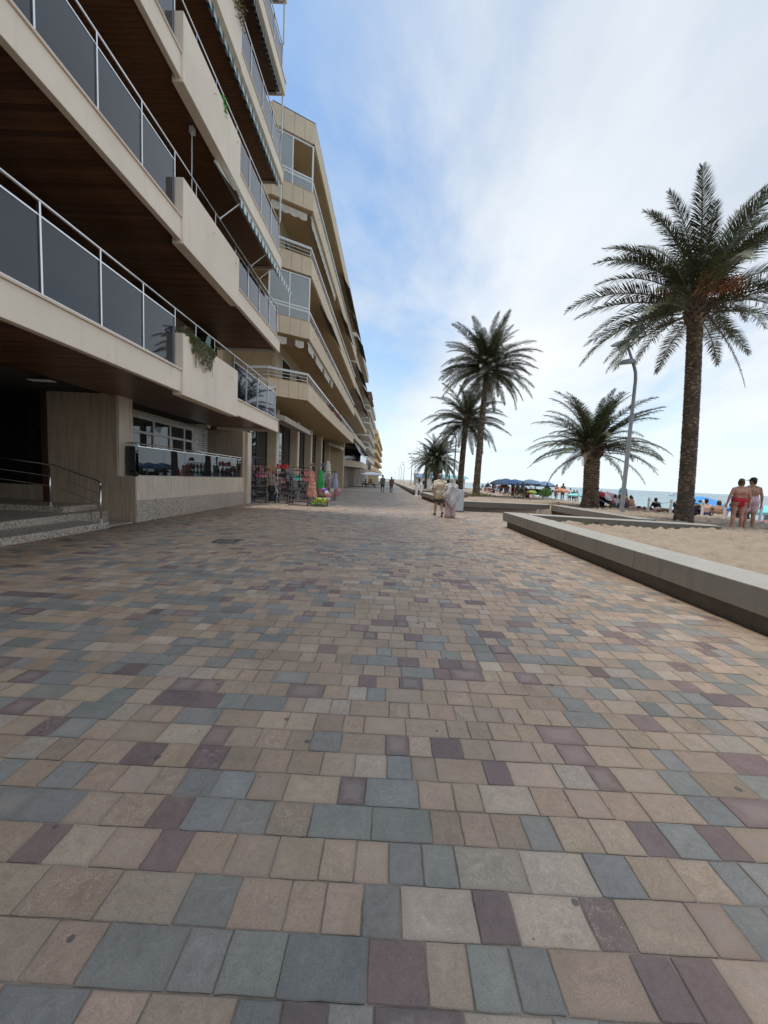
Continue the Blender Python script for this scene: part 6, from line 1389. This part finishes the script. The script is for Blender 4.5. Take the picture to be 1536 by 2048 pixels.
def M_floral(n, a, b_, c_, sc=22):
    m,t,b = nodes_of(n); v = N(t,'ShaderNodeTexVoronoi'); v.inputs['Scale'].default_value = sc; t.links.new(coords(t), v.inputs[0]); sx = N(t,'ShaderNodeSeparateXYZ'); t.links.new(v.outputs['Color'], sx.inputs[0])
    t.links.new(ramp(t, sx.outputs[0], [(.2,a),(.45,b_),(.8,c_)]), b.inputs['Base Color']); b.inputs['Roughness'].default_value = .85; return m
fl1 = M_floral('orange_floral',(.62,.50,.42),(.62,.22,.06),(.55,.14,.12)); fl2 = M_floral('muted_floral',(.34,.22,.20),(.20,.10,.10),(.48,.42,.38)); fl3 = M_floral('grey_floral',(.40,.40,.42),(.16,.17,.20),(.60,.60,.60))
dress_('long orange floral dress hanging on the end of the forward rack', -3.72, 18.15, .45, 1.66, .40, fl1); dress_('bright green dress hanging behind the orange floral dress', -3.42, 19.0, .85, 1.70, .27, pm('green_dress_cloth',(.03,.36,.08),.8,var=.15))
rk2 = rack('small black rail of dresses and bags farthest along the shop front', -4.35, -3.35, 23.4, 1.75, [.5,1.0])
for i,(x,mt,l) in enumerate([(-4.25,fl2,'dark red floral dress at the left of the far dress rail'),(-4.0,fl3,'grey floral dress second from the left on the far dress rail'),(-3.75,fl2,'muted floral dress in the middle of the far dress rail'),(-3.52,fl3,'grey floral dress right of the middle on the far dress rail'),(-3.30,pm('lilac_cloth',(.40,.40,.50),.85),'plain lilac dress at the right end of the far dress rail')]): dress_(l, x, 23.2+.12*(i%2), .55+.1*(i%3), 1.65, .30, mt)
for i,(x,z,c) in enumerate([(-4.1,.42,(.50,.30,.16)),(-3.8,.38,(.62,.50,.36)),(-3.5,.60,(.66,.62,.58)),(-3.2,.45,(.60,.22,.26)),(-3.05,.62,(.55,.30,.32))]): tag(inst('beach_bag', bag_mesh(.30,.34,.16,pm('basket_cloth_%d'%i,c,.85,var=.2,scale=12),m_strawb), None, (x,22.95,z-.2), (0,0,rnd.uniform(-.4,.4))), ['woven tan bag first','sand coloured bag second','off white bag third','rose bag fourth','pink bag last'][i]+' in the row hanging under the far dress rail', 'bag', 'bags under the far dress rail')
bs = thing('wire_basket', 'black wire basket of toys standing on the paving by the orange dress', 'basket', (-3.35,18.3,0)); b = MB()
for z in (.06,.20,.36): b.tube([(-3.68,18.05,z),(-3.02,18.05,z),(-3.02,18.55,z),(-3.68,18.55,z),(-3.68,18.05,z)], .008, 4)
for i in range(8):
    for yy in (18.05,18.55): b.tube([(-3.68+.66*i/7,yy,.04),(-3.68+.66*i/7,yy,.36)], .005, 3)
b.build('wire', m_black, bs); b = MB(); b.box(-3.68,-3.02,18.05,18.55,.05,.065); b.build('base', m_black, bs)
lim,limg = pm('lime_rubber',(.55,.66,.04),.5),pm('lime_green_rubber',(.30,.62,.06),.5)
for i in range(9): x = -3.62+.07*i; z = .12+.10*(i%3)+(.12 if i == 4 else 0); bb = MB(); bb.ball((x,18.12+.08*(i%4),z),.085,10,7); tag(bb.build('toy_ball', lim if i%3 else limg, smooth=True), 'lime coloured toy ball in the wire basket by the orange dress', 'ball', 'lime balls in the wire basket')
for i,(x,z,c,l) in enumerate([(-3.2,.75,(.28,.10,.42),'purple toy hung over the wire basket'),(-3.05,.62,(.60,.58,.60),'white toy hung right of the wire basket'),(-2.95,.52,(.62,.15,.18),'red toy hung right of the wire basket'),(-2.98,.36,(.55,.54,.52),'pale net bag at the right of the wire basket')]): bb = MB(); bb.ball((x,18.5,z),(.12,.09,.13),10,7); bb.tube([(x,18.5,z+.12),(x,18.5,z+.22)],.008,4); tag(bb.build('toy_bag', pm('toy_plastic_%d'%i,c,.5,var=.2), smooth=True), l, 'toy')
b = MB(); b.lathe([(.06,0),(.02,.05),(.02,1.25)],(-3.0,18.6,0),8); b.beam((-3.45,18.6,1.1),(-2.9,18.6,1.0),.02,.02); tag(b.build('toy_stand', m_black), 'slim black stand behind the wire basket of toys', 'stand')
cp = thing('closed_parasol', 'closed cream parasol standing before the arcade of the tan building', 'parasol', (-4.9,30,0)); b = MB(); n = 16; P = []
for k,(r_,z) in enumerate([(.26,.95),(.24,1.3),(.20,1.8),(.155,2.25),(.17,2.32),(.12,2.42),(.13,2.5),(.02,2.62)]):
    for j in range(n): a = 2*math.pi*j/n; P.append((-4.9+r_*(1+.22*(j%2))*math.cos(a),30+r_*(1+.22*(j%2))*math.sin(a),z))
b.add(P,[(k*n+j,k*n+(j+1)%n,(k+1)*n+(j+1)%n,(k+1)*n+j) for k in range(7) for j in range(n)]); b.build('canopy', canvas('cream_parasol',(.68,.62,.50)), cp); b = MB(); b.lathe([(.3,0),(.3,.08),(.03,.1),(.03,1.0)],(-4.9,30,0),10); b.build('stand', m_greyalu, cp)
# cafe terrace farther along
cf = parasol('large white square cafe parasol in the middle distance before the ivory building', (-2.95,62,0), 2.5, 2.45, .42, [p_wh], 4, name='cafe_parasol', cat='parasol', group=None, square=True)
parasol('white square cafe parasol behind the large one', (-3.6,67,0), 2.2, 2.5, .42, [p_wh], 4, name='cafe_parasol', cat='parasol', group=None, square=True)
for i,(x,y_) in enumerate([(-3.9,60.9),(-2.4,61.5),(-3.6,63.2),(-2.5,64.2)]):
    t = thing('cafe_table', 'small round cafe table '+['at the left front under the large cafe parasol','at the right front under the large cafe parasol','at the left rear under the large cafe parasol','at the right rear beyond the large cafe parasol'][i], 'table', (x,y_,0), 'cafe tables'); b = MB(); b.lathe([(0,.74),(.36,.74),(.36,.71),(0,.71)],(x,y_,0),14); b.build('table_top', m_greyalu, t); b = MB(); b.lathe([(.25,0),(.03,.04),(.03,.71)],(x,y_,0),8); b.build('leg', m_black, t)
    for s in (-1,1): folding_chair('cafe chair on the %s of the table %s the large parasol'%('left' if s < 0 else 'right', ['left front under','right front under','left rear under','right rear beyond'][i]), (x+s*.55,y_,0), s*1.57, CL['black'], 'cafe chairs')
for x,y_,l,tp in ((-3.35,60.9,'cafe guest in ochre seated under the large cafe parasol',('shirt','orange')),(-2.95,61.5,'cafe guest in mauve seated under the large cafe parasol',('shirt','mauve')),(-4.15,63.2,'cafe guest in black seated at the rear of the cafe',('shirt','black'))): person(l,(x,y_,0),1.57 if x < -3 else -1.57,'chair','tan','dark',tp,('trousers','black'),1.7,1,1,False,'cafe guests')
# plants on the balconies and in the lobby
def leafmass(nm, lab, cat, pts, n, spread, size, mat, seed, hang=0.0):
    r = random.Random(seed); b = MB()
    for i in range(n):
        p = Vector(r.choice(pts))+Vector((r.gauss(0,spread[0]),r.gauss(0,spread[1]),r.gauss(0,spread[2]))); a = Vector((r.gauss(0,1),r.gauss(0,1),r.gauss(-hang,.7))).normalized()*size*r.uniform(.6,1.3); e = a.cross(Vector((r.gauss(0,1),r.gauss(0,1),r.gauss(0,1)))).normalized()*size*.35
        b.add([p-a,p+e,p+a,p-e],[(0,1,2,3)])
    return b
m_hang = M_leaf('planter_leaf',(.075,.085,.03),(.16,.165,.07),.6); m_hangdry = M_leaf('planter_dry_leaf',(.16,.12,.055),(.24,.18,.09),.7)
hp = thing('hanging_plant', 'trailing green plant spilling over the first balcony planter', 'plant', (-4.72,9.2,4.5)); pts = []
for i in range(30): pts.append((-4.80,8.72+.045*i,4.50+.02*math.sin(i)))
b = leafmass('f','','',pts,800,(.07,.05,.05),.040,m_hang,1); 
pts2 = []
for (yy,dn) in ((8.98,.16),(9.08,.34),(9.17,.28),(9.28,.42),(9.38,.36),(9.50,.50),(9.60,.44),(9.70,.56),(9.80,.42),(9.9,.52),(10.0,.36),(10.08,.18)):
    for j in range(12): pts2.append((-4.665+.012*math.sin(j),yy+.025*math.sin(j*1.7),4.50-dn*j/11))
b.build('foliage', m_hang, hp); b2 = leafmass('f','','',pts2,1250,(.014,.022,.02),.032,m_hang,2,.8); b2.build('trailing_shoots', m_hang, hp)
b3 = MB(); r_ = random.Random(8)
for i in range(26): yy = r_.uniform(9.1,10.05); b3.tube([(-4.67,yy,4.45),(-4.65,yy+r_.gauss(0,.03),4.2),(-4.66,yy+r_.gauss(0,.05),4.05-r_.random()*.25)], .005, 3)
b3.build('stems', m_hangdry, hp)
tl = thing('rubber_plant', 'broad blue green leaf standing above the first balcony planter', 'plant', (-4.86,10.05,4.4)); b = MB()
for (dx,dy,h_,w_) in ((0,.15,.52,.085),(.02,-.10,.24,.06),(-.05,.34,.18,.05)):
    vs = []; 
    for k in range(7): s = k/6; ww = w_*math.sin(math.pi*(.08+.9*s)); vs += [(dx-.02,dy*s-ww*.9,h_*s),(dx+.02+.04*s,dy*s+ww*.9,h_*s)]
    b.add(vs,[(2*k,2*k+1,2*k+3,2*k+2) for k in range(6)])
inst('leaf', b.mesh('leaf', M_leaf('rubber_leaf',(.07,.14,.12),(.12,.20,.17),.35), smooth=True), tl)
dp = thing('hanging_plant', 'dry brownish plant trailing from the topmost visible planter of the near block', 'plant', (-4.72,10.7,14.1)); pts = [(-4.68,10.0+.08*i,14.05-.25*random.Random(i).random()) for i in range(22)]
leafmass('f','','',pts,700,(.05,.08,.14),.05,m_hangdry,5,.6).build('foliage', m_hangdry, dp)
b = leafmass('f','','',[(-4.72,10.62,10.90),(-4.72,10.66,10.80),(-4.7,10.68,10.72)],60,(.02,.03,.05),.06,m_hang,9); tag(b.build('green_pinwheel', pm('vivid_green',(.06,.42,.03),.5)), 'vivid green paper flower stuck on the third balcony rail', 'ornament')
lp = thing('lobby_plant', 'dark leafy pot plant inside the glazed entrance', 'plant', (-10.9,11.2,.45)); pts = [(-10.9+.35*math.cos(i*2.4)*(i%5)/4,11.2+.3*math.sin(i*2.4),1.0+.045*i) for i in range(30)]
leafmass('f','','',pts,700,(.16,.16,.14),.10,m_can,3).build('foliage', M_leaf('lobby_leaf',(.04,.065,.025),(.08,.12,.045)), lp); b = MB(); b.lathe([(0,0),(.2,0),(.26,.45),(.22,.45)],(-10.9,11.2,.45),12); b.build('pot', m_plinth, lp)
